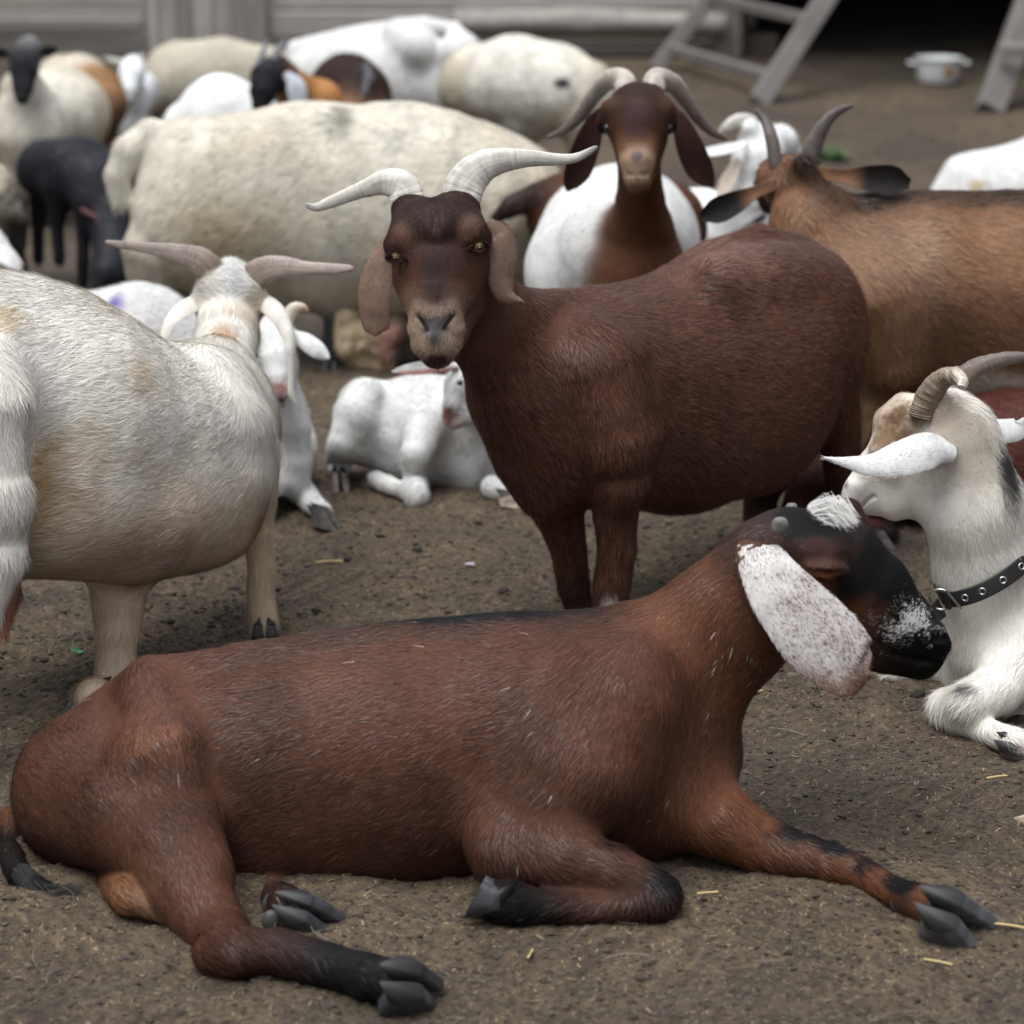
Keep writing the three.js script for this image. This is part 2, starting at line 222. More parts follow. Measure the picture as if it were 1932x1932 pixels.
function animal(o) {
  const G = o.G, lateral = V(o.lat ? o.lat[0] : 0, 0, o.lat ? o.lat[1] : 1).normalize();
  const place = (q) => Array.isArray(q[2]) ? spot(q[0], q[1], groundDist(...q[2]) + (q[2][2] || 0), q[3]) : q[2] === null ? spot(q[0], q[1], groundDist(q[1], q[3]), q[3]) : spot(q[0], q[1], G + q[2], q[3]);
  const base = onGround(o.foot[0], o.foot[1]);
  const root = thing(o.name, base, o.label, o.category, o.group);
  const segs = [];
  let chainId = 0;
  const build = (list, cut) => { for (const ch of list) {
    const id = chainId++;
    const n = ch.n === undefined ? lateral : Array.isArray(ch.n) ? V(...ch.n).normalize() : lateral, q = ch.p.map(place);
    const cols = ch.p.map((p) => p[4] || ch.c || o.c || WHITE);
    if (q.length === 1) { segs.push(segment(q[0].p, q[0].p.clone().add(V(0, -0.0005, 0.0005)), q[0].r, q[0].r, { id, k: ch.k ?? 0.03, n, f: ch.f ?? 1, ca: cols[0], cb: cols[0], cut })); continue; }
    for (let i = 0; i < q.length - 1; i++) segs.push(segment(q[i].p, q[i + 1].p, q[i].r, q[i + 1].r, { id, k: ch.k ?? 0.03, n, f: ch.f ?? 1, ca: cols[i], cb: cols[i + 1], cut }));
  } };
  build(o.chains, false); if (o.cuts) build(o.cuts, true);
  const paints = (o.paint || []).map((p) => { const q = place(p); return { c: q.p, r: q.r, col: p[4], soft: p[5] ?? 0.3, amp: p[6] ?? 0.3, sq: p[7] }; });
  const mottle = o.mottle ?? 0.22, streak = o.streak ?? 0.25, wear = o.wear;
  const tint = (c, x, y, z, dx, dy, dz, nx, ny, nz) => {
    const q = (x * dx + y * dy + z * dz) * 0.86, sx = x - dx * q, sy = y - dy * q, sz = z - dz * q;
    let r = wear && !o.ticked ? wear(c, x, y, z, sx, sy, sz) : c;
    for (const p of paints) {
      let ex = x - p.c.x, ey = y - p.c.y, ez = z - p.c.z; if (p.sq) { ex /= p.sq[0]; ey /= p.sq[1]; ez /= p.sq[2]; }
      const d = Math.hypot(ex, ey, ez) / p.r + p.amp * (fbm(x * 22 + 3, y * 22, z * 22, 3) + 0.5 * noise(x * 160, y * 160, z * 160)); const t = 1 - smooth(1 - p.soft, 1 + p.soft, d); if (t > 0) r = mix3(r, p.col, t);
    }
    const f = 1 + mottle * 1.6 * fbm(x * 7 + 1.7, y * 7, z * 7, 3) + streak * (noise(sx * 150, sy * 150, sz * 150) * 0.6 + noise(sx * 70, sy * 70, sz * 70) * 0.5);
    if (wear && o.ticked) r = wear(r, x, y, z, sx, sy, sz);
    return [clamp(r[0] * f, 0.004, 0.86), clamp(r[1] * f, 0.004, 0.86), clamp(r[2] * f, 0.004, 0.86)];
  };
  const wob = o.wobble ?? 0.0012, wf = o.wobbleScale ?? 28;
  const bumpy = wob ? (x, y, z) => wob * (noise(x * wf, y * wf, z * wf) + (o.woolly ? 0.7 * noise(x * wf * 2.3, y * wf * 2.3, z * wf * 2.3) : 0)) : null, ball = o.head ? place(o.head) : null; let raw = bodyMesh(segs, o.cell, bumpy, wob * 1.8, ball, false); if (ball) raw = joined(raw, bodyMesh(segs, o.headCell ?? 0.0024, bumpy, wob * 1.8, ball, true));
  const m = dress(raw, tint, o.sigma ?? 0.014);
  mesh('body', geometryOf(m, base), o.woolly ? woolMaterial : coatMaterial, root);
  if (o.fur) {
    const bare = (o.bare || []).map(place), L0 = o.fur.length, near = (x, y, z) => smooth(ball.r * 0.8, ball.r * 1.25, Math.hypot(x - ball.p.x, y - ball.p.y, z - ball.p.z));
    if (ball) Object.assign(o.fur, { length: (x, y, z) => L0 * lerp(0.42, 1, near(x, y, z)), slim: (x, y, z) => lerp(0.48, 1, near(x, y, z)) });
    o.fur.where = (x, y, z) => { for (const b of bare) if (Math.hypot(x - b.p.x, y - b.p.y, z - b.p.z) < b.r) return 0; return ball ? lerp(3.6, 1, near(x, y, z)) : 1; };
    const f = mesh(o.woolly ? 'wool' : 'fur', furGeometry(m, base, o.fur), o.woolly ? woolMaterial : furMaterial, root); f.userData.kind = 'stuff'; }
  const ctx = { root, base, place, lateral, G, tint };
  for (const e of o.ears || []) ear(ctx, e); for (const h of o.horns || []) horn(ctx, h); for (const h of o.hooves || []) hoof(ctx, h); for (const e of o.eyes || []) eye(ctx, e); for (const e of o.locks || []) lock(ctx, e);
  if (o.extra) o.extra(ctx);
  return ctx;
}
// ear: centre line [x, y, dg, half width], facing n; inner and outer colour
function ear({ root, base, place }, { p, n, cup = 0.25, thick = 0.0035, c = BROWN, inner, speck, nu = 60, nv = 36, roll = 0, furN = 0, furW = 0.0015, fleck, furL = 0.008 }) {
  const q = p.map(place), w = q.map((e) => e.r), pts = q.map((e) => e.p.sub(base)), n0 = V(...n).normalize(), n1 = roll ? V(...roll).normalize() : n0;
  const g = sweep(pts, nu, nv, (u) => ({ w: along(w, u), h: thick * (1 - 0.35 * u) + Math.max(0, 0.02 - u * 0.12) * 0.3, n: n0.clone().lerp(n1, u), cup: cup * (0.6 + 0.4 * u) }), (u, a, p3) => {
    const back = Math.sin(a) < 0; let k = back && inner ? inner : c; if (speck) k = speck(k, u, a, p3); const f = 1 + 0.16 * noise(p3.x * 60, p3.y * 60, p3.z * 60) + 0.14 * noise(p3.x * 260, p3.y * 260, p3.z * 260); return [k[0] * f, k[1] * f, k[2] * f];
  });
  const e = mesh('ear', g, earMaterial, root);
  if (furN) { const P = g.attributes.position.array, D = new Float32Array(P.length); for (let i = 0; i <= nu; i++) for (let j = 0; j < nv; j++) { const a = (i * nv + j) * 3, b = (Math.min(nu, i + 1) * nv + j) * 3, c2 = (Math.max(0, i - 1) * nv + j) * 3; const l = Math.hypot(P[b] - P[c2], P[b + 1] - P[c2 + 1], P[b + 2] - P[c2 + 2]) || 1; for (let k = 0; k < 3; k++) D[a + k] = (P[b + k] - P[c2 + k]) / l; }
    const f = mesh('ear_fur', furGeometry({ P, N: g.attributes.normal.array, C: g.attributes.color.array, D, tri: g.index.array }, V(), { count: furN, length: furL, width: furW, lift: 0.12, wild: 0.3, vary: 0.25, tick: fleck && ((x, y, z, m, t) => fleck(Math.min(1, m.tri[t * 3] / nv / nu), (m.tri[t * 3] % nv) / nv * 2 * Math.PI, x, y, z)) }), furMaterial, e); f.userData.kind = 'stuff'; }
  return e;
}
// horn: centre line [x, y, dg, radius] from base to tip, oval, ringed
function horn({ root, base, place }, { p, n = [0, 0, 1], flat = 0.62, c = [0.42, 0.39, 0.35], tip = [0.13, 0.115, 0.11], rings = 34, ridge = 0.05, nu = 240, dark = 0.4, tipFrom = 0.72, crack = 1 }) {
  const q = p.map(place), w = q.map((e) => e.r), pts = q.map((e) => e.p.sub(base)), nn = V(...n).normalize(), ph = rnd() * 50;
  const ring = (u) => { const f = Math.pow(u, 0.7) * rings * (1 + 0.16 * noise(u * 6, ph, 1)) + 1.6 * noise(u * 11, ph, 1); return Math.pow(Math.abs(Math.sin(f * Math.PI)), 8) * clamp(0.35 + 0.9 * noise(u * 23, ph, 7)); };
  const g = sweep(pts, nu, 44, (u) => ({ w: along(w, u) * (u > 0.97 ? Math.sqrt(Math.max(0.02, (1 - u) / 0.03)) : 1), h: along(w, u) * flat * (u > 0.97 ? Math.sqrt(Math.max(0.02, (1 - u) / 0.03)) : 1), n: nn, bump: (a) => ridge * (0.7 * noise(u * 34, Math.cos(a) * 1.4 + ph, Math.sin(a) * 1.4) + 0.5 * noise(u * 8, Math.cos(a) * 2, Math.sin(a) * 2 + ph) - ring(u) * Math.max(0, 1 - u * 1.15)) }), (u, a, p3) => {
    const groove = ring(u + 0.004 * noise(Math.cos(a) * 3, Math.sin(a) * 3, ph)) > 0.5 ? 0.5 * crack : 0, fl = noise(u * 12, Math.cos(a) * 3 + ph, Math.sin(a) * 3 + ph), st = noise(u * 5, Math.cos(a) * 11 + ph, Math.sin(a) * 11);
    let k = mix3(c, tip, smooth(tipFrom - 0.2, tipFrom + 0.22, u + 0.1 * st)); const f = (1 - groove * (0.5 + 0.5 * noise(u * 90, Math.cos(a) * 2, ph))) * (1 + 0.22 * fl + 0.2 * st + 0.3 * (1 - u) * noise(u * 110, Math.cos(a) * 1.6 + ph, Math.sin(a) * 1.6) - 0.1 * Math.max(0, noise(u * 30, Math.cos(a) * 7, Math.sin(a) * 7 + ph))); return [k[0] * f, k[1] * f, k[2] * f];
  });
  return mesh('horn', g, hornMaterial, root);
}
// hoof: two claws below the leg end (heel) with their tips at toe, each a wall lofted from a flat sole to the coronet [x, y, dg or null, radius]
function hoof({ root, base, place }, { heel, toe, up = [0, 1, 0], w = 0.95, h = 1.35, c = [0.03, 0.03, 0.033], c2, skin = [0.012, 0.011, 0.012], split = 0.12, label }) {
  const a = place(heel), b = place(toe), R = a.r, U0 = V(...up).normalize(), L = b.p.clone().sub(a.p), len = L.length(); L.normalize(); const U = U0.clone().addScaledVector(L, -U0.dot(L)).normalize(), S = V().crossVectors(L, U), pos = [], col = [], tri = [], hh = R * h, n = 30, rows = 7, O = a.p.clone().sub(base);
  for (const side of [-1, 1]) {
    const ph = rnd() * 30, first = pos.length / 3;
    const put = (x, z, y, k) => { const p = O.clone().addScaledVector(L, x).addScaledVector(S, side * z).addScaledVector(U, y - R * 0.85); pos.push(p.x, p.y, p.z); col.push(...k); };
    const edge = (t, v) => { // v 0 at the sole, 1 at the coronet
      const cs = Math.cos(t), sn = Math.sin(t), lx = lerp(len * 0.66, len * 0.26, v), xc = lerp(len * 0.34, -len * 0.08, v), W = R * w * lerp(1, 0.86, v), point = 1 - lerp(0.72, 0.35, v) * Math.pow(Math.max(0, cs), 1.5);
      const x = xc + Math.sign(cs) * Math.pow(Math.abs(cs), cs < 0 ? 0.6 : 0.92) * lx, z = R * 0.03 + split * R * Math.max(0, x / len) + W * (0.5 + 0.5 * Math.sign(sn) * Math.pow(Math.abs(sn), sn < 0 ? 0.3 : 0.6) * (sn < 0 ? 1 : point));
      return [x, sn < 0 ? Math.max(R * 0.03 + split * R * Math.max(0, x / len), z) : z];
    };
    const shade = (t, v) => mix3(c, c2 || [c[0] * 2.6, c[1] * 2.6, c[2] * 2.7], clamp(0.3 + (v < 0.12 ? 0.5 * noise(Math.cos(t) * 6, Math.sin(t) * 6, ph) : 0) + 0.6 * noise(v * 11, Math.cos(t) * 1.2 + ph, Math.sin(t) * 1.2) + 0.35 * noise(v * 2, Math.cos(t) * 9, Math.sin(t) * 9 + ph)));
    for (let r = 0; r <= rows; r++) { const v = r / rows; for (let j = 0; j < n; j++) { const t = j / n * 2 * Math.PI, [x, z] = edge(t, v), wob = 1 + 0.02 * noise(v * 14, t, ph); put(x, z * wob, v * hh * (0.78 + 0.22 * Math.cos(t)), shade(t, v)); } }
    for (let r = 0; r < rows; r++) for (let j = 0; j < n; j++) { const p = first + r * n + j, q = first + r * n + (j + 1) % n, u = p + n, d = q + n; side < 0 ? tri.push(p, q, d, p, d, u) : tri.push(p, d, q, p, u, d); }
    for (const v of [0, 1]) { const o = pos.length / 3; for (let j = 0; j < n; j++) { const t = j / n * 2 * Math.PI, [x, z] = edge(t, v); put(x, z, v * hh * (0.78 + 0.22 * Math.cos(t)), v ? skin : shade(t, v)); } const e = pos.length / 3; v ? put(-len * 0.08 - R * 1.1, R * 0.3, hh * 0.62 + R * 0.55, skin) : put(len * 0.34, R * 0.03 + R * w * 0.5, 0, c); for (let j = 0; j < n; j++) { const p = o + j, q = o + (j + 1) % n; (side < 0) === (v === 0) ? tri.push(q, p, e) : tri.push(p, q, e); } }
  }
  const g = new THREE.BufferGeometry(); g.setAttribute('position', new THREE.Float32BufferAttribute(pos, 3)); g.setAttribute('color', new THREE.Float32BufferAttribute(col, 3)); g.setIndex(tri); g.computeVertexNormals();
  const m = mesh('hoof', g, hoofMaterial, root); if (label) m.userData.label = label; return m;
}
function eye({ root, base, place }, { p, look, c, slot = [1, 0, 0], half = 0 }) {
  const q = place(p), e = mesh('eye', new THREE.SphereGeometry(q.r, 28, 20), c === 'dark' ? pupilMaterial : eyeMaterial, root); e.position.copy(q.p.clone().sub(base));
  if (c !== 'dark') { const d = V(...look).normalize(), s = mesh('pupil', new THREE.SphereGeometry(1, 16, 12), pupilMaterial, e), X = V(...slot).addScaledVector(d, -V(...slot).dot(d)).normalize(), Y = V().crossVectors(d, X); s.matrixAutoUpdate = false;
    s.matrix.makeBasis(X.multiplyScalar(q.r * 0.55), Y.multiplyScalar(q.r * 0.3), d.clone().multiplyScalar(q.r * 0.3)).setPosition(d.clone().multiplyScalar(q.r * 0.78)); }
  return e;
}
// a lock of longer hair: strands from points around a to points around b
function lock({ root, base, place }, { name = 'tuft', a, b, spread = 1, n = 200, w = 0.0022, c = PURE, c2, droop = 0, bend = 0.25 }) {
  const A = place(a), B = place(b), parts = { pos: [], col: [], nor: [] }, D = B.p.clone().sub(A.p), l = D.length(), d = D.clone().normalize(), view = V(0, 0.55, 0.83);
  for (let i = 0; i < n; i++) {
    const o = V(rr(-1, 1), rr(-1, 1), rr(-1, 1)); if (o.length() > 1) { i--; continue; } const s = A.p.clone().addScaledVector(o, A.r).sub(base), e = B.p.clone().addScaledVector(o, B.r).addScaledVector(V(rr(-1, 1), rr(-1, 1), rr(-1, 1)), B.r * 0.5 * spread).sub(base); e.y = Math.max(e.y, 0.002);
    const mid = s.clone().lerp(e, 0.55); mid.y += l * bend * rr(-0.3, 1) - droop * l; mid.x += l * 0.1 * rr(-1, 1); mid.y = Math.max(mid.y, 0.003);
    const side = V().crossVectors(d, view).normalize().multiplyScalar(w * rr(0.5, 1.2)), nn = V().crossVectors(side, d).normalize(), cc = c2 && rnd() < 0.4 ? c2 : c, f = rr(0.75, 1.12);
    const P = [s.clone().sub(side), s.clone().add(side), mid.clone().add(side), s.clone().sub(side), mid.clone().add(side), mid.clone().sub(side), mid.clone().sub(side), mid.clone().add(side), e];
    for (const p of P) { parts.pos.push(p.x, p.y, p.z); parts.col.push(cc[0] * f, cc[1] * f, cc[2] * f); parts.nor.push(nn.x, nn.y, nn.z); }
  }
  const g = new THREE.BufferGeometry(); g.setAttribute('position', new THREE.Float32BufferAttribute(parts.pos, 3)); g.setAttribute('normal', new THREE.Float32BufferAttribute(parts.nor, 3)); g.setAttribute('color', new THREE.Float32BufferAttribute(parts.col, 3));
  const m = mesh(name, g, furMaterial, root); m.userData.kind = 'stuff'; return m;
}

// ---------------------------------------------------------------- the yard: ground
const groundHeight = (x, z) => {
  const near = smooth(9, 5, -z);
  return 0.012 * fbm(x * 1.7, 3.1, z * 1.7, 2) + 0.015 * fbm(x * 8, 8.1, z * 8, 3) + near * (0.009 * fbm(x * 30, 1.2, z * 30, 2) + 0.0034 * noise(x * 95, 4, z * 95)) + (1 - near) * 0.012 * fbm(x * 6, 2.2, z * 6, 2);
};
{
  const xs = [], zs = []; const fine = 0.009;
  for (let x = -1.5; x <= 1.5; x += fine) xs.push(x); for (let s = fine, x = 1.5; x < 60; s *= 1.07) { x += s; xs.push(x); xs.unshift(-x); }
  for (let z = -6.2; z <= -2.7; z += fine) zs.push(z); for (let s = fine, z = -6.2; z > -60; s *= 1.04) { z -= s; zs.unshift(z); } for (let s = fine, z = -2.7; z < 30; s *= 1.1) { z += s; zs.push(z); }
  const nx = xs.length, nz = zs.length, pos = new Float32Array(nx * nz * 3), uv = new Float32Array(nx * nz * 2), col = new Float32Array(nx * nz * 3), tri = [];
  for (let j = 0; j < nz; j++) for (let i = 0; i < nx; i++) {
    const o = j * nx + i, x = xs[i], z = zs[j]; pos[o * 3] = x; pos[o * 3 + 1] = groundHeight(x, z); pos[o * 3 + 2] = z; uv[o * 2] = x / 1.1 + z * 0.03; uv[o * 2 + 1] = z / 1.1;
    const big = fbm(x * 1.1 + 4, 2, z * 1.1, 3), mid = fbm(x * 8, 7, z * 8, 3), damp = smooth(-0.15, 0.35, fbm(x * 2.3 + 9, 5, z * 2.3, 3));
    let c = mix3([1.04, 1.0, 0.95], [0.74, 0.72, 0.74], damp); const f = 1 + 0.42 * big + 0.42 * mid; col[o * 3] = c[0] * f; col[o * 3 + 1] = c[1] * f; col[o * 3 + 2] = c[2] * f;
  }
  for (let j = 0; j < nz - 1; j++) for (let i = 0; i < nx - 1; i++) { const a = j * nx + i, b = a + 1, c = a + nx, d = c + 1; tri.push(a, c, b, b, c, d); }
  const g = new THREE.BufferGeometry(); g.setAttribute('position', new THREE.BufferAttribute(pos, 3)); g.setAttribute('uv', new THREE.BufferAttribute(uv, 2)); g.setAttribute('color', new THREE.BufferAttribute(col, 3)); g.setIndex(tri); g.computeVertexNormals();
  const S = 1024, px = new Uint8Array(S * S * 4), bp = new Uint8Array(S * S * 4), enc = (v) => Math.round(255 * Math.pow(clamp(v), 1 / 2.2));
  const wrap = (x, y, f) => { const u = x / S, v = y / S, a = u * 2 * Math.PI, b = v * 2 * Math.PI, r = f / (2 * Math.PI); return noise(Math.cos(a) * r + 30 + Math.cos(b) * r * 0.77, Math.sin(a) * r + 30 + Math.sin(b) * r * 0.77, Math.cos(b) * r + Math.sin(b) * r * 0.41 + Math.sin(a) * r * 0.33); };
  for (let y = 0; y < S; y++) for (let x = 0; x < S; x++) {
    const n1 = wrap(x, y, 60), n2 = wrap(x, y, 150), n3 = rnd() * 2 - 1, h = 0.5 + 0.25 * n1 + 0.2 * n2 + 0.08 * n3, o = (y * S + x) * 4;
    let c = mix3([0.0235, 0.0165, 0.0098], [0.1, 0.072, 0.042], clamp(0.42 + 0.42 * n2 + 0.24 * n1 + 0.3 * n3)); px[o] = enc(c[0]); px[o + 1] = enc(c[1]); px[o + 2] = enc(c[2]); px[o + 3] = 255; bp[o] = bp[o + 1] = bp[o + 2] = clamp(h) * 255; bp[o + 3] = 255;
  }
  for (let k = 0; k < 5200; k++) { // flecks of chaff trodden into the soil
    const x0 = rnd() * S, y0 = rnd() * S, a = rnd() * Math.PI, L = rr(2, 9), c = rnd() < 0.62 ? mix3([0.24, 0.19, 0.12], [0.38, 0.3, 0.18], rnd()) : mix3([0.03, 0.025, 0.02], [0.07, 0.055, 0.045], rnd());
    for (let t = 0; t < L; t += 0.7) { const x = (Math.round(x0 + Math.cos(a) * t) + S) % S, y = (Math.round(y0 + Math.sin(a) * t) + S) % S, o = (y * S + x) * 4; px[o] = enc(c[0]); px[o + 1] = enc(c[1]); px[o + 2] = enc(c[2]); bp[o] = bp[o + 1] = bp[o + 2] = 200; }
  }
  const tex = (d, srgb) => { const t = new THREE.DataTexture(d, S, S, THREE.RGBAFormat); t.wrapS = t.wrapT = THREE.RepeatWrapping; t.magFilter = THREE.LinearFilter; t.minFilter = THREE.LinearFilter; if (srgb) t.colorSpace = THREE.SRGBColorSpace; t.needsUpdate = true; return t; };
  const m = new THREE.MeshStandardMaterial({ map: tex(px, true), bumpMap: tex(bp, false), bumpScale: 0.004, roughness: 0.97, vertexColors: true }); m.name = 'trodden_earth';
  const o = mesh('ground', g, m, scene); tag(o, 'trodden brown earth of the farmyard strewn with chaff', null, null, 'structure');
}
// loose clods, pebbles and chaff: nobody could count them
function scatter(name, label, geo, n, size, colours, spread, flat = 1, rough = 0.95) {
  const im = new THREE.InstancedMesh(geo, new THREE.MeshStandardMaterial({ roughness: rough }), n), q = new THREE.Quaternion(), e = new THREE.Euler(), s = V(), p = V(), M = new THREE.Matrix4(), c = new THREE.Color();
  for (let i = 0; i < n; i++) {
    const d = spread(), k = size() * (d.k || 1); p.set(d.x, groundHeight(d.x, d.z) + k * flat * 0.12, d.z); e.set(rr(-0.25, 0.25), rnd() * 6.28, rr(-0.25, 0.25)); q.setFromEuler(e); s.set(k * rr(0.7, 1.3), k * flat * rr(0.6, 1.2), k * rr(0.7, 1.3)); M.compose(p, q, s); im.setMatrixAt(i, M);
    const t = colours[Math.floor(rnd() * colours.length)], f = rr(0.7, 1.25); im.setColorAt(i, c.setRGB(t[0] * f, t[1] * f, t[2] * f));
  }
  im.name = name; im.castShadow = im.receiveShadow = true; scene.add(im); return tag(im, label, null, null, 'stuff');
}
{
  const clod = (k) => { const g = new THREE.IcosahedronGeometry(1, 1), P = g.attributes.position; for (let i = 0; i < P.count; i++) { const x = P.getX(i), y = P.getY(i), z = P.getZ(i), f = 1 + 0.35 * noise(x * 1.6 + k * 7, y * 1.6, z * 1.6); P.setXYZ(i, x * f, y * f, z * f); } g.computeVertexNormals(); return g; };
  const field1 = () => { const z = -(2.75 + Math.pow(rnd(), 1.5) * 4.2), w = 0.75 + (-z - 2.7) * 0.22; return { x: rr(-w, w), z }; };
  const dirt = [[0.04, 0.031, 0.021], [0.047, 0.036, 0.025], [0.056, 0.044, 0.03], [0.033, 0.026, 0.018], [0.075, 0.06, 0.042], [0.06, 0.05, 0.04]];
  for (let k = 0; k < 3; k++) scatter('gravel', 'loose clods and small pebbles lying over the yard', clod(k), 36000, () => 0.001 + 0.005 * Math.pow(rnd(), 10), dirt, field1, 0.55);
  const chip = new THREE.BoxGeometry(1, 0.1, 0.22), straw = [[0.17, 0.13, 0.075], [0.12, 0.092, 0.056], [0.22, 0.17, 0.095], [0.07, 0.054, 0.036], [0.095, 0.075, 0.05], [0.035, 0.028, 0.02]];
  scatter('chaff', 'short straw chips and chaff scattered over the earth', chip, 70000, () => 0.0022 + 0.008 * Math.pow(rnd(), 5), straw, field1, 1, 0.8);
  const far = () => { const z = -(4.3 + Math.pow(rnd(), 1.4) * 10), w = 1.3 + (-z - 5) * 0.3; return { x: rr(-w, w), z }; };
  scatter('far_gravel', 'dung pellets, clods and litter over the far yard', clod(5), 11000, () => 0.0025 + 0.009 * Math.pow(rnd(), 6), [[0.02, 0.016, 0.013], [0.035, 0.028, 0.021], [0.06, 0.048, 0.034], [0.09, 0.073, 0.052]], far, 0.6);
  // fine pale hairs and grass stalks
  const hair = new THREE.TubeGeometry(new THREE.QuadraticBezierCurve3(V(-0.5, 0, 0), V(0, 0.1, 0.25), V(0.5, 0.05, 0)), 6, 0.011, 3); scatter('dry_grass_stalks', 'thin bent dry grass stalks and shed hairs on the earth', hair, 600, () => 0.02 + 0.035 * rnd(), [[0.17, 0.14, 0.1], [0.13, 0.1, 0.065], [0.26, 0.235, 0.2]], field1, 1, 0.7);
}
// single straws and scraps one can point to
{
  const straws = [[622, 1073, 0.055, 0.1, 'pale straw lying on bare earth between the white goat and the brown goat'], [1420, 1310, 0.045, 0.6, 'yellow straw below the throat of the lying brown goat'], [1880, 1475, 0.035, 0.25, 'yellow straw on the earth below the folded leg of the collared goat'], [1905, 1760, 0.045, -0.4, 'thin straw beside the outstretched front hoof of the lying goat'], [1335, 1690, 0.03, 0.1, 'short straw by the folded knee of the lying goat'], [1770, 1815, 0.04, -0.5, 'pale straw in front of the outstretched hoof at the lower right'], [1000, 1810, 0.026, 1.3, 'upright pale chip of straw below the folded front hoof']];
  const m = new THREE.MeshStandardMaterial({ color: new THREE.Color().setRGB(0.5, 0.38, 0.17), roughness: 0.7 });
  for (const [x, y, l, a, label] of straws) { const p = onGround(x, y); const g = new THREE.TubeGeometry(new THREE.QuadraticBezierCurve3(V(-l / 2, 0, 0), V(0, l * 0.08, l * 0.05), V(l / 2, 0.001, 0)), 10, 0.0016, 7); const s = mesh('straw', g, m, scene); s.position.set(p.x, groundHeight(p.x, p.z) + 0.004, p.z); s.rotation.y = a; tag(s, label, 'straw', 'straws on the ground'); }
  const scrap = (name, x, y, w, c, label, cat) => { const p = onGround(x, y), g = new THREE.PlaneGeometry(w, w * 0.55, 6, 4), P = g.attributes.position; for (let i = 0; i < P.count; i++) P.setZ(i, 0.004 * noise(P.getX(i) * 90, P.getY(i) * 90, x)); g.rotateX(-Math.PI / 2); g.computeVertexNormals(); const s = mesh(name, g, new THREE.MeshStandardMaterial({ color: new THREE.Color().setRGB(...c), roughness: 0.5, side: THREE.DoubleSide }), scene); s.position.set(p.x, groundHeight(p.x, p.z) + 0.008, p.z); s.rotation.set(0.15, x, 0.1); tag(s, label, cat); };
  scrap('plastic_scrap', 147, 1240, 0.022, [0.02, 0.25, 0.1], 'tiny green plastic scrap beside the leg of the white goat', 'plastic scrap');
  scrap('paper_scrap', 886, 1074, 0.019, [0.3, 0.3, 0.32], 'small pale paper scrap on the earth left of the standing goat legs', 'paper scrap');
}

// ---------------------------------------------------------------- plank wall, barn opening, ladder, trestle leg, enamel pot, weed
function woodTexture(base, seedling) {
  const S = 512, px = new Uint8Array(S * S * 4), enc = (v) => Math.round(255 * Math.pow(clamp(v), 1 / 2.2));
  for (let y = 0; y < S; y++) for (let x = 0; x < S; x++) { const g = noise(x * 0.012, y * 0.22, seedling) * 0.5 + noise(x * 0.03, y * 0.6, seedling + 9) * 0.35 + 0.4 * noise(x * 0.02, y * 0.03, seedling + 4), o = (y * S + x) * 4, f = 1 + 0.3 * g; for (let k = 0; k < 3; k++) px[o + k] = enc(base[k] * f); px[o + 3] = 255; }
  const t = new THREE.DataTexture(px, S, S, THREE.RGBAFormat); t.wrapS = t.wrapT = THREE.MirroredRepeatWrapping; t.magFilter = THREE.LinearFilter; t.colorSpace = THREE.SRGBColorSpace; t.needsUpdate = true; return t;
}
const woods = [[0.33, 0.31, 0.285], [0.4, 0.378, 0.35], [0.25, 0.232, 0.215]].map((c, i) => new THREE.MeshStandardMaterial({ map: woodTexture(c, i * 21 + 3), roughness: 0.9 }));
const greyWood = new THREE.MeshStandardMaterial({ map: woodTexture([0.15, 0.138, 0.13], 51), roughness: 0.9 });
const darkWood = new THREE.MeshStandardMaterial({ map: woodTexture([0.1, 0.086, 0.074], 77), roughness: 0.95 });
const beam = (L, W, T, r = 0.012) => { const g = new RoundedBoxGeometry(L, W, T, 2, Math.min(r, W * 0.3, T * 0.3)); const P = g.attributes.position, N = g.attributes.normal, uv = new Float32Array(P.count * 2); const o = rnd() * 9; for (let i = 0; i < P.count; i++) { uv[i * 2] = P.getX(i) * 0.8 + o; uv[i * 2 + 1] = (Math.abs(N.getY(i)) > 0.7 ? P.getZ(i) : P.getY(i)) * 1.6 + o * 3; } g.setAttribute('uv', new THREE.BufferAttribute(uv, 2)); return g; };
const WALL = groundDist(108);
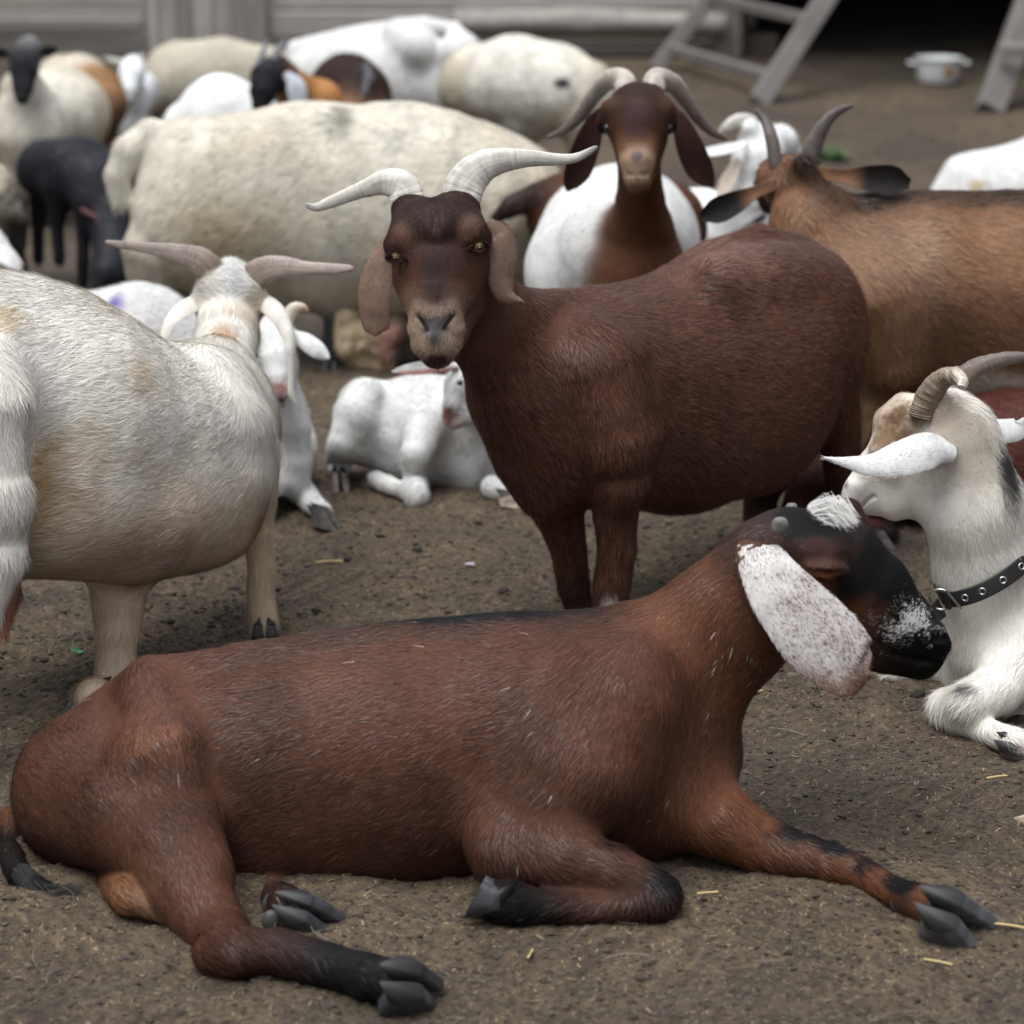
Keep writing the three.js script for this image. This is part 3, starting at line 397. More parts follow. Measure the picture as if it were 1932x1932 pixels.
{
  const xAt = (x) => at(x, 60, WALL).x, z = -WALL, right = xAt(1365);
  const wall = thing('plank_wall', V(xAt(600), 0, z), 'weathered grey plank wall behind the flock with a boarded door', 'plank wall');
  const put = (name, g, m, x, y, dz, rz = 0) => { const o = mesh(name, g, m, wall); o.position.set(x - wall.position.x, y, dz); o.rotation.z = rz; return o; };
  // left bay: horizontal planks behind a rail; then upright door boards; then the long planks and a round log
  const x0 = xAt(-700), x1 = xAt(278), x2 = xAt(488);
  const rows = [[0.0, 0.15], [0.155, 0.13], [0.29, 0.2], [0.495, 0.18], [0.68, 0.2], [0.885, 0.18], [1.07, 0.2], [1.275, 0.19], [1.47, 0.2], [1.675, 0.2], [1.88, 0.2], [2.085, 0.2]];
  rows.forEach(([y, h], i) => { const L = x1 - x0 - 0.01; put('plank', beam(L, h - 0.01, 0.04), woods[i % 2 ? 0 : 1], (x0 + x1) / 2, y + h / 2, -0.03 + 0.006 * (i % 3)); });
  put('rail', beam(x1 - x0, 0.07, 0.06), woods[2], (x0 + x1) / 2 - 0.02, 0.19, 0.05);
  const boards = [0.06, 0.1, 0.085, 0.11, 0.1, 0.11]; let bx = x1 + 0.005; const bw = (x2 - x1 - 0.03) / boards.reduce((a, b) => a + b, 0);
  boards.forEach((b, i) => { const w = b * bw; put('board', beam(2.2, w - 0.012, 0.035), woods[(i * 2 + 1) % 3], bx + w / 2, 1.12, 0.01 + 0.012 * (i % 2), Math.PI / 2); bx += w; });
  put('post', beam(2.3, 0.11, 0.1), woods[2], x2, 1.15, 0.04, Math.PI / 2);
  const rows2 = [[0.0, 0.1], [0.1, 0.16], [0.26, 0.13], [0.39, 0.2], [0.59, 0.2], [0.79, 0.2], [0.99, 0.2], [1.19, 0.2], [1.39, 0.2], [1.59, 0.2], [1.79, 0.2], [1.99, 0.26]];
  rows2.forEach(([y, h], i) => { const L = right - x2 - 0.06; put('plank', beam(L, h - 0.012, 0.06, 0.02), woods[[1, 0, 1, 2][i % 4]], (x2 + right) / 2 + 0.03, y + h / 2, -0.04 + 0.022 * ((i * 2) % 3), 0.002 * (i % 3 - 1)); });
  { const L = right - xAt(860), g = new THREE.CylinderGeometry(0.075, 0.06, L, 20, 12), P = g.attributes.position; for (let i = 0; i < P.count; i++) { const x = P.getX(i), y = P.getY(i), zz = P.getZ(i), f = 1 + 0.12 * noise(y * 3, Math.atan2(x, zz), 4); P.setXYZ(i, x * f + 0.02 * noise(y * 1.2, 3, 1), y, zz * f); } g.computeVertexNormals(); put('log', g, woods[0], (xAt(860) + right) / 2, 0.2, 0.09, Math.PI / 2 - 0.012); }
  put('post', beam(2.4, 0.16, 0.14), woods[2], right + 0.02, 1.2, 0, Math.PI / 2);

  // dark open barn to the right
  const barn = thing('open_barn', V(xAt(1700), 0, z), 'dark open barn with a black interior behind the ladder', 'barn');
  const bput = (name, g, m, x, y, dz, rx = 0, ry = 0, rz = 0) => { const o = mesh(name, g, m, barn); o.position.set(x - barn.position.x, y, dz); o.rotation.set(rx, ry, rz); return o; };
  const xl = right + 0.1, xr = xAt(3600), depth = 5.5, mid = (xl + xr) / 2, W = xr - xl;
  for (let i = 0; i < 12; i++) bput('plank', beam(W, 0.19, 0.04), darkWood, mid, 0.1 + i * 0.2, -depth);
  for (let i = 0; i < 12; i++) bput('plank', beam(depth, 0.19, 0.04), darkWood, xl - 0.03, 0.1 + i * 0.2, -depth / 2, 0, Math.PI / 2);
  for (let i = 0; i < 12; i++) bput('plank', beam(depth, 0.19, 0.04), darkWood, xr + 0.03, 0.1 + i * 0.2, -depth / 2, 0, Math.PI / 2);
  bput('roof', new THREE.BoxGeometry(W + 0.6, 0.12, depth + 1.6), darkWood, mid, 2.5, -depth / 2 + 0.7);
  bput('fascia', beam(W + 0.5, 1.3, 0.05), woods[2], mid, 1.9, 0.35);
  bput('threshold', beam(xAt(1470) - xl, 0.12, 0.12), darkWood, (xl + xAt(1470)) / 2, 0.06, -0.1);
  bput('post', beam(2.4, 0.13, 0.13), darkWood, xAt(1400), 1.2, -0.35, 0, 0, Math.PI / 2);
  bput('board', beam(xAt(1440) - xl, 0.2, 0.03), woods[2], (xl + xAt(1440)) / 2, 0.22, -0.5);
  // floor of the barn, dark with dung
}
{
  // leaning ladder: two rails and rungs
  const G0 = groundDist(196), A = at(1433, 192, G0), Atop = at(1560, -5, G0 + 0.5), B = at(1236, 132, groundDist(135)), Btop = at(1345, -10, groundDist(135) + 0.35);
  const ladder = thing('wooden_ladder', A, 'grey wooden ladder leaning at the barn opening, two rails and two rungs', 'ladder');
  const bar = (name, a, b, w, t, m, up = V(0, 0, 1)) => { const d = b.clone().sub(a), L = d.length(), o = mesh(name, beam(L, w, t), m, ladder), X = d.normalize(), Z = up.clone().addScaledVector(X, -up.dot(X)).normalize(), Y = V().crossVectors(Z, X); o.matrixAutoUpdate = false; o.matrix.makeBasis(X, Y, Z).setPosition(a.clone().add(b).multiplyScalar(0.5).sub(ladder.position)); return o; };
  const ext = (a, b, k) => a.clone().lerp(b, k), A0 = ext(A, Atop, -0.02), A1 = ext(A, Atop, 3.6), B0 = ext(B, Btop, -0.02), B1 = ext(B, Btop, 3.6);
  bar('rail', A0, A1, 0.105, 0.05, greyWood); bar('rail', B0, B1, 0.085, 0.05, greyWood);
  const on = (a, b, y) => { let lo = -0.2, hi = 3; for (let i = 0; i < 40; i++) { const m = (lo + hi) / 2; ext(a, b, m).y < y ? lo = m : hi = m; } return ext(a, b, lo); };
  for (const y of [0.11, 0.36, 0.62, 0.88, 1.14]) bar('rung', on(B, Btop, y), on(A, Atop, y + 0.0), 0.06, 0.045, greyWood);
}
{
  const a = at(1866, 212, groundDist(212)), b = at(1945, 0, groundDist(212) + 0.5), d = b.clone().sub(a), c = a.clone().addScaledVector(d, 4); const post = thing('leaning_beam', a, 'grey squared timber leaning against the barn at the right edge', 'beam');
  const o = mesh('timber', beam(a.distanceTo(c), 0.13, 0.09), greyWood, post), X = d.clone().normalize(), Z = V(0, 0, 1).addScaledVector(X, -X.z).normalize(), Y = V().crossVectors(Z, X); o.matrixAutoUpdate = false; o.matrix.makeBasis(X, Y, Z).setPosition(a.clone().add(c).multiplyScalar(0.5).sub(post.position));
  const s = mesh('strut', beam(0.9, 0.06, 0.05), woods[2], post); s.position.set(0.5, 0.28, -0.1);
}
{
  const p = onGround(1769, 158), pot = thing('enamel_pot', p, 'white enamel pot with two handles on the earth by the barn', 'pot');
  const prof = [[0, 0.004], [0.09, 0.004], [0.102, 0.016], [0.112, 0.07], [0.118, 0.125], [0.126, 0.13], [0.127, 0.134], [0.121, 0.134], [0.115, 0.127], [0.108, 0.07], [0.097, 0.02], [0, 0.012]].map(([x, y]) => new THREE.Vector2(x, y));
  const enamel = new THREE.MeshPhysicalMaterial({ color: new THREE.Color().setRGB(0.68, 0.7, 0.7), roughness: 0.25, clearcoat: 0.6 }), rust = new THREE.MeshStandardMaterial({ color: new THREE.Color().setRGB(0.35, 0.19, 0.07), roughness: 0.8 });
  mesh('bowl', new THREE.LatheGeometry(prof, 48), enamel, pot);
  for (const s of [-1, 1]) { const g = new THREE.TubeGeometry(new THREE.CatmullRomCurve3([V(s * 0.116, 0.105, -0.04), V(s * 0.152, 0.108, -0.03), V(s * 0.158, 0.108, 0), V(s * 0.152, 0.108, 0.03), V(s * 0.116, 0.105, 0.04)]), 20, 0.006, 8); mesh('handle', g, enamel, pot); }
  const g = new THREE.SphereGeometry(0.03, 16, 10); g.scale(1, 0.75, 0.12); const r = mesh('rust_spot', g, rust, pot); r.position.set(0.035, 0.075, 0.1085); r.rotation.y = 0.32;
}
{ // small weed behind the tan goat
  const p = onGround(1570, 303), w = thing('weed', p, 'small green weed growing in the yard behind the tan goat', 'weed'), leaf = [new THREE.MeshStandardMaterial({ color: new THREE.Color().setRGB(0.06, 0.13, 0.03), roughness: 0.7, side: THREE.DoubleSide }), new THREE.MeshStandardMaterial({ color: new THREE.Color().setRGB(0.04, 0.09, 0.025), roughness: 0.7, side: THREE.DoubleSide })];
  for (const k of [0, 1]) { const parts = []; for (let i = 0; i < 40; i++) { const g = new THREE.PlaneGeometry(0.012, 0.06, 2, 4), P = g.attributes.position; for (let j = 0; j < P.count; j++) { const y = P.getY(j) + 0.03; P.setXYZ(j, P.getX(j) * (1 - Math.pow(y / 0.06, 2) * 0.9), y, 8 * y * y); } g.rotateX(rr(-0.2, 0.9)); g.rotateY(rnd() * 6.28); g.translate(rr(-0.05, 0.05), 0, rr(-0.05, 0.05)); g.computeVertexNormals(); parts.push(g); } mesh('foliage', mergeGeometries(parts), leaf[k], w); }
}

{ // sheds added out of view at both sides to keep off the low sky
  const shed = (x, z, w, d, label, ry) => {
    const b = thing('added_shed', V(x, 0, z), label, 'shed'); b.rotation.y = ry; const m = woods[2];
    for (const s of [-1, 1]) { mesh('wall', beam(w, 4.2, 0.12), m, b).position.set(0, 2.1, s * d / 2); const g = mesh('wall', beam(d - 0.13, 4.2, 0.12), m, b); g.position.set(s * (w / 2 - 0.06), 2.1, 0); g.rotation.y = Math.PI / 2; }
    for (const s of [-1, 1]) { const r = mesh('roof', beam(w + 0.6, d / 2 + 0.75, 0.1), woods[0], b); r.position.set(0, 4.75, s * (d / 4 + 0.08)); r.rotation.x = Math.PI / 2 + s * 0.5; }
  };
  shed(-7.4, -5, 20, 3.4, 'long weathered plank shed added out of view on the left to block low sky', Math.PI / 2);
  shed(7.8, -5, 20, 3.4, 'long weathered plank shed added out of view on the right to block low sky', Math.PI / 2);
}

// ---------------------------------------------------------------- the herd, nearest first
// 1. brown doe lying in front
const flecks = (x, y, z) => noise(x * 260, y * 260, z * 260) * 0.7 + noise(x * 120, y * 120, z * 120) * 0.5;
animal({
  name: 'lying_goat', label: 'large glossy brown goat lying in front with speckled white ear and black nose bridge', category: 'goat', G: 3.66, foot: [800, 1690], lat: [0, 1], cell: 0.005, head: [1600, 1110, 0, 215], headCell: 0.0025, c: BROWN, ticked: true, mottle: 0.48, streak: 0.36, wobble: 0.0022, wobbleScale: 16,
  chains: [
    { k: 0.06, f: 0.62, p: [[1462, 1092, 0, 118, DARK], [1370, 1180, 0, 128, RED], [1258, 1272, 0, 140, RED], [1160, 1395, 0, 205]] },
    { k: 0.09, f: 0.86, p: [[1148, 1405, 0, 222], [1000, 1412, 0, 248], [750, 1442, 0, 252], [520, 1462, 0, 240], [332, 1450, 0, 190], [212, 1500, 0, 168]] },
    { k: 0.05, f: 0.8, p: [[1330, 1430, 0.02, 62, RED], [1290, 1500, 0.02, 95, RED], [1210, 1520, 0, 110]] }, // brisket
    { k: 0.03, f: 1, p: [[1180, 1178, 0, 22, DARK], [900, 1180, 0, 22, DARK], [640, 1208, 0, 22, DARK], [450, 1240, 0, 24], [290, 1275, 0.02, 32], [208, 1355, 0.02, 48]] }, // spine
    { k: 0.05, p: [[265, 1290, -0.03, 34], [330, 1390, -0.12, 30]] }, // hip bone
    // near hind leg
    { k: 0.045, p: [[165, 1495, -0.05, 140], [230, 1528, -0.12, 122], [310, 1590, -0.2, 98], [355, 1680, -0.28, 76], [412, 1760, -0.34, 60], [440, 1793, null, 50]] },
    { k: 0.03, p: [[300, 1440, -0.12, 90], [350, 1530, -0.17, 52], [390, 1640, -0.26, 50]] }, // stifle
    { k: 0.022, p: [[402, 1800, null, 38], [520, 1796, null, 44, DARK], [620, 1822, null, 40, BLACK], [690, 1842, null, 43, BLACK], [725, 1850, null, 43, BLACK], [748, 1855, null, 43, BLACK]] },
    // far hind leg and udder
    { k: 0.008, c: TAN, p: [[190, 1650, 0.02, 50, RED], [245, 1690, null, 40, [0.13, 0.062, 0.03]], [305, 1712, null, 28, [0.15, 0.09, 0.055]], [345, 1722, null, 18, BLACK]] },
    { k: 0.02, p: [[500, 1690, -0.05, 40], [540, 1706, null, 36, DARK], [556, 1712, null, 35, BLACK]] },
    { k: 0.02, c: BLACK, p: [[22, 1545, 0.05, 24, RED], [10, 1600, 0.0, 28], [36, 1652, null, 24], [85, 1676, null, 14], [120, 1684, null, 6]] },
    // folded near front leg
    { k: 0.05, p: [[1165, 1320, -0.1, 118], [1105, 1440, -0.13, 128], [1000, 1560, -0.17, 98], [955, 1600, -0.2, 66]] },
    { k: 0.03, p: [[945, 1602, -0.21, 58], [1060, 1618, -0.23, 66], [1150, 1645, -0.25, 54], [1215, 1668, -0.26, 40, DARK], [1243, 1690, null, 42, DARK]] },
    { k: 0.016, p: [[1248, 1694, null, 38, DARK], [1150, 1712, null, 30, BROWN], [1030, 1712, null, 31, BLACK], [975, 1706, null, 40, BLACK], [950, 1702, null, 43, BLACK]] },
    // stretched far front leg
    { k: 0.04, p: [[1290, 1500, -0.06, 90], [1350, 1545, -0.09, 72, RED], [1430, 1592, null, 54, RED], [1520, 1616, null, 44, BROWN], [1560, 1626, null, 40, RED], [1620, 1646, null, 30, RED], [1690, 1682, null, 29, RED], [1722, 1696, null, 34, DARK], [1752, 1706, null, 37, RED], [1772, 1714, null, 40, BLACK]] },
    // head
    { k: 0.035, f: 0.68, p: [[1748, 1222, 0, 42, BLACK], [1700, 1176, 0, 64, BLACK], [1640, 1122, 0, 84, BLACK], [1575, 1072, 0, 97, DARK], [1500, 1050, 0, 90, DARK], [1450, 1070, 0, 80, DARK]] },
    { k: 0.025, f: 0.62, p: [[1738, 1256, 0, 27, BLACK], [1670, 1236, 0, 36, [0.02, 0.013, 0.011]], [1590, 1200, 0, 62, [0.07, 0.03, 0.018]], [1500, 1140, 0, 80, [0.06, 0.026, 0.016]]] },
    { k: 0.035, p: [[1568, 1044, -0.046, 20, DARK], [1530, 1040, -0.046, 20, DARK]] }, // brow
    { k: 0.012, p: [[1530, 1074, -0.068, 14, [0.05, 0.024, 0.016]], [1560, 1076, -0.071, 17, [0.05, 0.024, 0.016]], [1588, 1077, -0.066, 11, BLACK]] }, // closed lid
    { k: 0.02, f: 0.8, p: [[1600, 965, 0.07, 28, DARK], [1620, 1000, 0.06, 24, DARK]] }, // far brow
    { k: 0.012, p: [[1762, 1196, -0.015, 26, BLACK], [1772, 1216, -0.01, 22, BLACK]] }, // nostril wing
  ],
  cuts: [
    { k: 0.008, p: [[1520, 1076, -0.074, 4], [1540, 1083, -0.08, 5], [1562, 1086, -0.084, 5.5], [1590, 1081, -0.076, 4]] }, // lid slit
    { k: 0.01, p: [[1760, 1210, -0.036, 4], [1772, 1204, -0.036, 7], [1784, 1204, -0.028, 6]] },
    { k: 0.01, p: [[1792, 1244, -0.012, 4], [1735, 1247, -0.022, 4.5], [1690, 1236, -0.027, 4], [1660, 1220, -0.034, 4]] }, // mouth
    { k: 0.02, p: [[1108, 1568, -0.30, 9], [1150, 1582, -0.30, 6]] }, // fold above the forearm
  ],
  paint: [
    [1680, 1120, -0.03, 62, BLACK, 0.35, 0.25], [1630, 1060, 0, 75, BLACK, 0.3, 0.25], [1560, 1000, 0, 70, BLACK, 0.3, 0.25], [1510, 985, -0.02, 50, BLACK, 0.3, 0.25], [1600, 1190, -0.05, 62, RED, 0.6, 0.4], [1540, 1110, -0.06, 40, [0.1, 0.035, 0.016], 0.5, 0.4],
    [1610, 1120, -0.07, 40, BLACK, 0.5, 0.4], [1548, 1036, -0.07, 24, [0.04, 0.018, 0.014], 0.7, 0.6],
    [1570, 955, 0, 40, PURE, 0.15, 0.25], [1600, 985, 0, 20, PURE, 0.2, 0.3],
    [900, 1158, 0, 60, BLACK, 0.4, 0.3, [4, 0.35, 0.4]], [1180, 1580, -0.25, 40, BLACK, 0.5, 0.4, [1.6, 0.6, 1]], [1255, 1660, -0.27, 40, BLACK, 0.4, 0.3], [1500, 1568, [1605, 46], 22, BLACK, 0.3, 0.3, [3, 0.9, 2]], [1580, 1590, [1625, 42], 26, BLACK, 0.3, 0.3, [2, 0.9, 2]], [1640, 1630, [1650, 30], 22, BLACK, 0.3, 0.3, [2.4, 0.8, 2]], [1700, 1662, [1688, 30], 24, BLACK, 0.3, 0.3, [2, 0.8, 2]], [300, 1715, -0.2, 26, [0.55, 0.5, 0.44], 0.5, 0.5],
    [600, 1800, -0.38, 60, BLACK, 0.4, 0.3, [2, 0.5, 1]], [560, 1840, -0.42, 36, RED, 0.5, 0.3, [2, 0.6, 1]], [700, 1870, -0.45, 24, RED, 0.4, 0.3], [250, 1395, -0.16, 55, [0.12, 0.052, 0.028], 0.9, 0.9, [1.8, 0.4, 1]],
  ],
  bare: [[1540, 1079, -0.082, 13], [1562, 1082, -0.082, 13], [1582, 1080, -0.078, 12], [1776, 1206, -0.02, 22]],
  wear: (c, x, y, z, sx, sy, sz) => { // white ticking on the muzzle
    const a = at(1728, 1172, 3.62), d = Math.hypot(x - a.x, y - a.y, (z - a.z) * 0.6), e = noise(sx * 240, sy * 240, sz * 240) + 0.8 * noise(sx * 110 + 4, sy * 110, sz * 110);
    const b = at(1690, 1200, 3.6), d2 = Math.hypot(x - b.x, y - b.y, (z - b.z) * 0.6);
    if (e > lerp(-1.2, 2.2, clamp(Math.min(d / 0.05, d2 / 0.045)))) return mix3(c, PURE, 0.85); return c;
  },
  fur: { tick: (x, y, z) => { const a = at(1728, 1172, 3.62), b = at(1690, 1204, 3.6), n = at(1440, 1230, 3.55), d = Math.min(Math.hypot(x - a.x, y - a.y) / 0.05, Math.hypot(x - b.x, y - b.y) / 0.045), q = Math.hypot(x - n.x, y - n.y) / 0.09; return rnd() < 0.75 * (1 - smooth(0.35, 1.15, d + 0.5 * noise(x * 50, y * 50, z * 50))) || (z > -3.66 && rnd() < 0.05 * (1 - smooth(0.4, 1.2, q)) * smooth(0.1, 0.5, noise(x * 40, y * 40, z * 40))) || rnd() < 0.0009 ? [0.6, 0.59, 0.58, 0.55] : null; }, count: 170000, length: 0.021, width: 0.0016, lift: 0.1, wild: 0.3, vary: 0.5, tipTint: [1.5, 1.5, 1.55] },
  ears: [
    { p: [[1428, 1020, -0.01, 34], [1428, 1044, -0.066, 42], [1442, 1070, -0.09, 50], [1467, 1110, -0.11, 60], [1508, 1160, -0.125, 70], [1550, 1206, -0.135, 75], [1586, 1241, -0.14, 70], [1612, 1262, -0.14, 60], [1632, 1272, -0.135, 42], [1640, 1276, -0.13, 10]], n: [-0.1, 0.15, 1], roll: [-0.25, 0.5, 0.9], cup: -0.14, c: [0.62, 0.6, 0.58], inner: [0.2, 0.12, 0.1], furN: 16000, furW: 0.0013, nu: 170, nv: 110,
      speck: (k, u, a, p) => { if (u + 0.06 * noise(p.x * 120, p.y * 120, p.z * 120) < 0.1) return [0.075, 0.034, 0.022]; const b = fbm(p.x * 24 + 3, p.y * 24, p.z * 24, 3); return mix3(mix3(k, [0.3, 0.23, 0.2], clamp((u - 0.2) * 0.9 + 0.6 * b)), [0.2, 0.1, 0.06], smooth(0.54, 0.92, u + 0.12 * Math.cos(a) + 0.14 * b) * 0.9); }, furL: 0.0085,
      fleck: (u, a, x, y, z) => { if (u + 0.05 * noise(x * 120, y * 120, z * 120) + rr(-0.09, 0.09) < 0.16) return [0.075, 0.034, 0.022]; const b = fbm(x * 24 + 3, y * 24, z * 24, 3), mid = 1 - Math.abs(Math.cos(a)), q = clamp((u - 0.12) * 1.3 + 0.9 * b + 0.2 * mid, 0.015, 0.8) * (Math.sin(a) < 0 ? 0.4 : 1), tip = smooth(0.56, 0.92, u + 0.12 * Math.cos(a) + 0.14 * b); if (noise(x * 230, y * 230, z * 230) * 0.5 + 0.5 < q && rnd() < 0.8 || rnd() < q * 0.35) return mix3([0.13, 0.07, 0.055], [0.06, 0.03, 0.026], rnd()); return rnd() < tip * 0.85 ? [0.21, 0.1, 0.055] : [0.54, 0.525, 0.515]; } },
    { p: [[1520, 1010, 0.11, 24], [1560, 1080, 0.16, 50], [1610, 1160, 0.18, 60], [1650, 1220, 0.18, 30], [1665, 1245, 0.17, 5]], n: [0.2, 0.1, -1], c: PURE, cup: -0.15 },
  ],
  hooves: [
    { heel: [766, 1855, null, 58], toe: [862, 1870, null, 22], up: [-0.15, 0.7, 0.7], h: 1.35 },
    { heel: [936, 1692, [1706, 42, -0.005], 42], toe: [908, 1744, [1706, 42, -0.007], 24], up: [0.93, -0.3, 0.16], h: 1.35, w: 0.85, c: [0.036, 0.036, 0.039] },
    { heel: [1788, 1722, null, 58], toe: [1888, 1762, null, 20], up: [-0.12, 0.72, 0.66], h: 1.3, c: [0.06, 0.06, 0.064], split: 0.3 },
    { heel: [566, 1716, null, 44], toe: [652, 1740, null, 18], up: [-0.1, 0.75, 0.65], h: 1.25 },
  ],
  locks: [
    { name: 'forehead_tuft', a: [1545, 968, 0.0, 26], b: [1594, 990, -0.01, 24], n: 2200, w: 0.0005, c: PURE, c2: WHITE, bend: 0.5 },
    { name: 'tail', a: [40, 1650, [1655, 24], 22], b: [140, 1690, [1690, 10], 20], n: 1800, w: 0.0005, c: BLACK, c2: [0.02, 0.016, 0.016], droop: 0.32, bend: 0.1, spread: 1.2 },
  ],
  extra: (t) => {
    for (const [x, y, dg, r] of [[1470, 993, -0.075, 15], [1493, 962, 0.03, 14]]) { const q = spot(x, y, 3.66 + dg, r), g = new THREE.IcosahedronGeometry(q.r, 4), P = g.attributes.position, C = []; for (let i = 0; i < P.count; i++) { const px = P.getX(i), py = P.getY(i), pz = P.getZ(i), f = 1 + 0.32 * noise(px * 70, py * 70, pz * 70 + x); P.setXYZ(i, px * f, py * f * 1.25, pz * f); const k = 0.13 * (1 + 0.5 * noise(px * 140, py * 140, pz * 140)); C.push(k, k * 0.95, k * 0.88); } g.setAttribute('color', new THREE.Float32BufferAttribute(C, 3)); g.computeVertexNormals(); mesh('horn_stub', g, hornMaterial, t.root).position.copy(q.p.sub(t.base)); }
    for (const [x, y, r, hgt] of [[1022, 1668, 21, 0], [1700, 1702, 23, 0], [515, 1708, 22, 0], [512, 1738, 20, 0]]) { const q = spot(x, y, groundDist(y + (hgt || r * 0.9)), r), g = new THREE.SphereGeometry(q.r, 20, 14); g.scale(0.95, 1.15, 0.7); const C = new Float32Array(g.attributes.position.count * 3).fill(0.05); g.setAttribute('color', new THREE.BufferAttribute(C, 3)); mesh('dewclaw', g, hoofMaterial, t.root).position.copy(q.p.sub(t.base)); }
  },
});

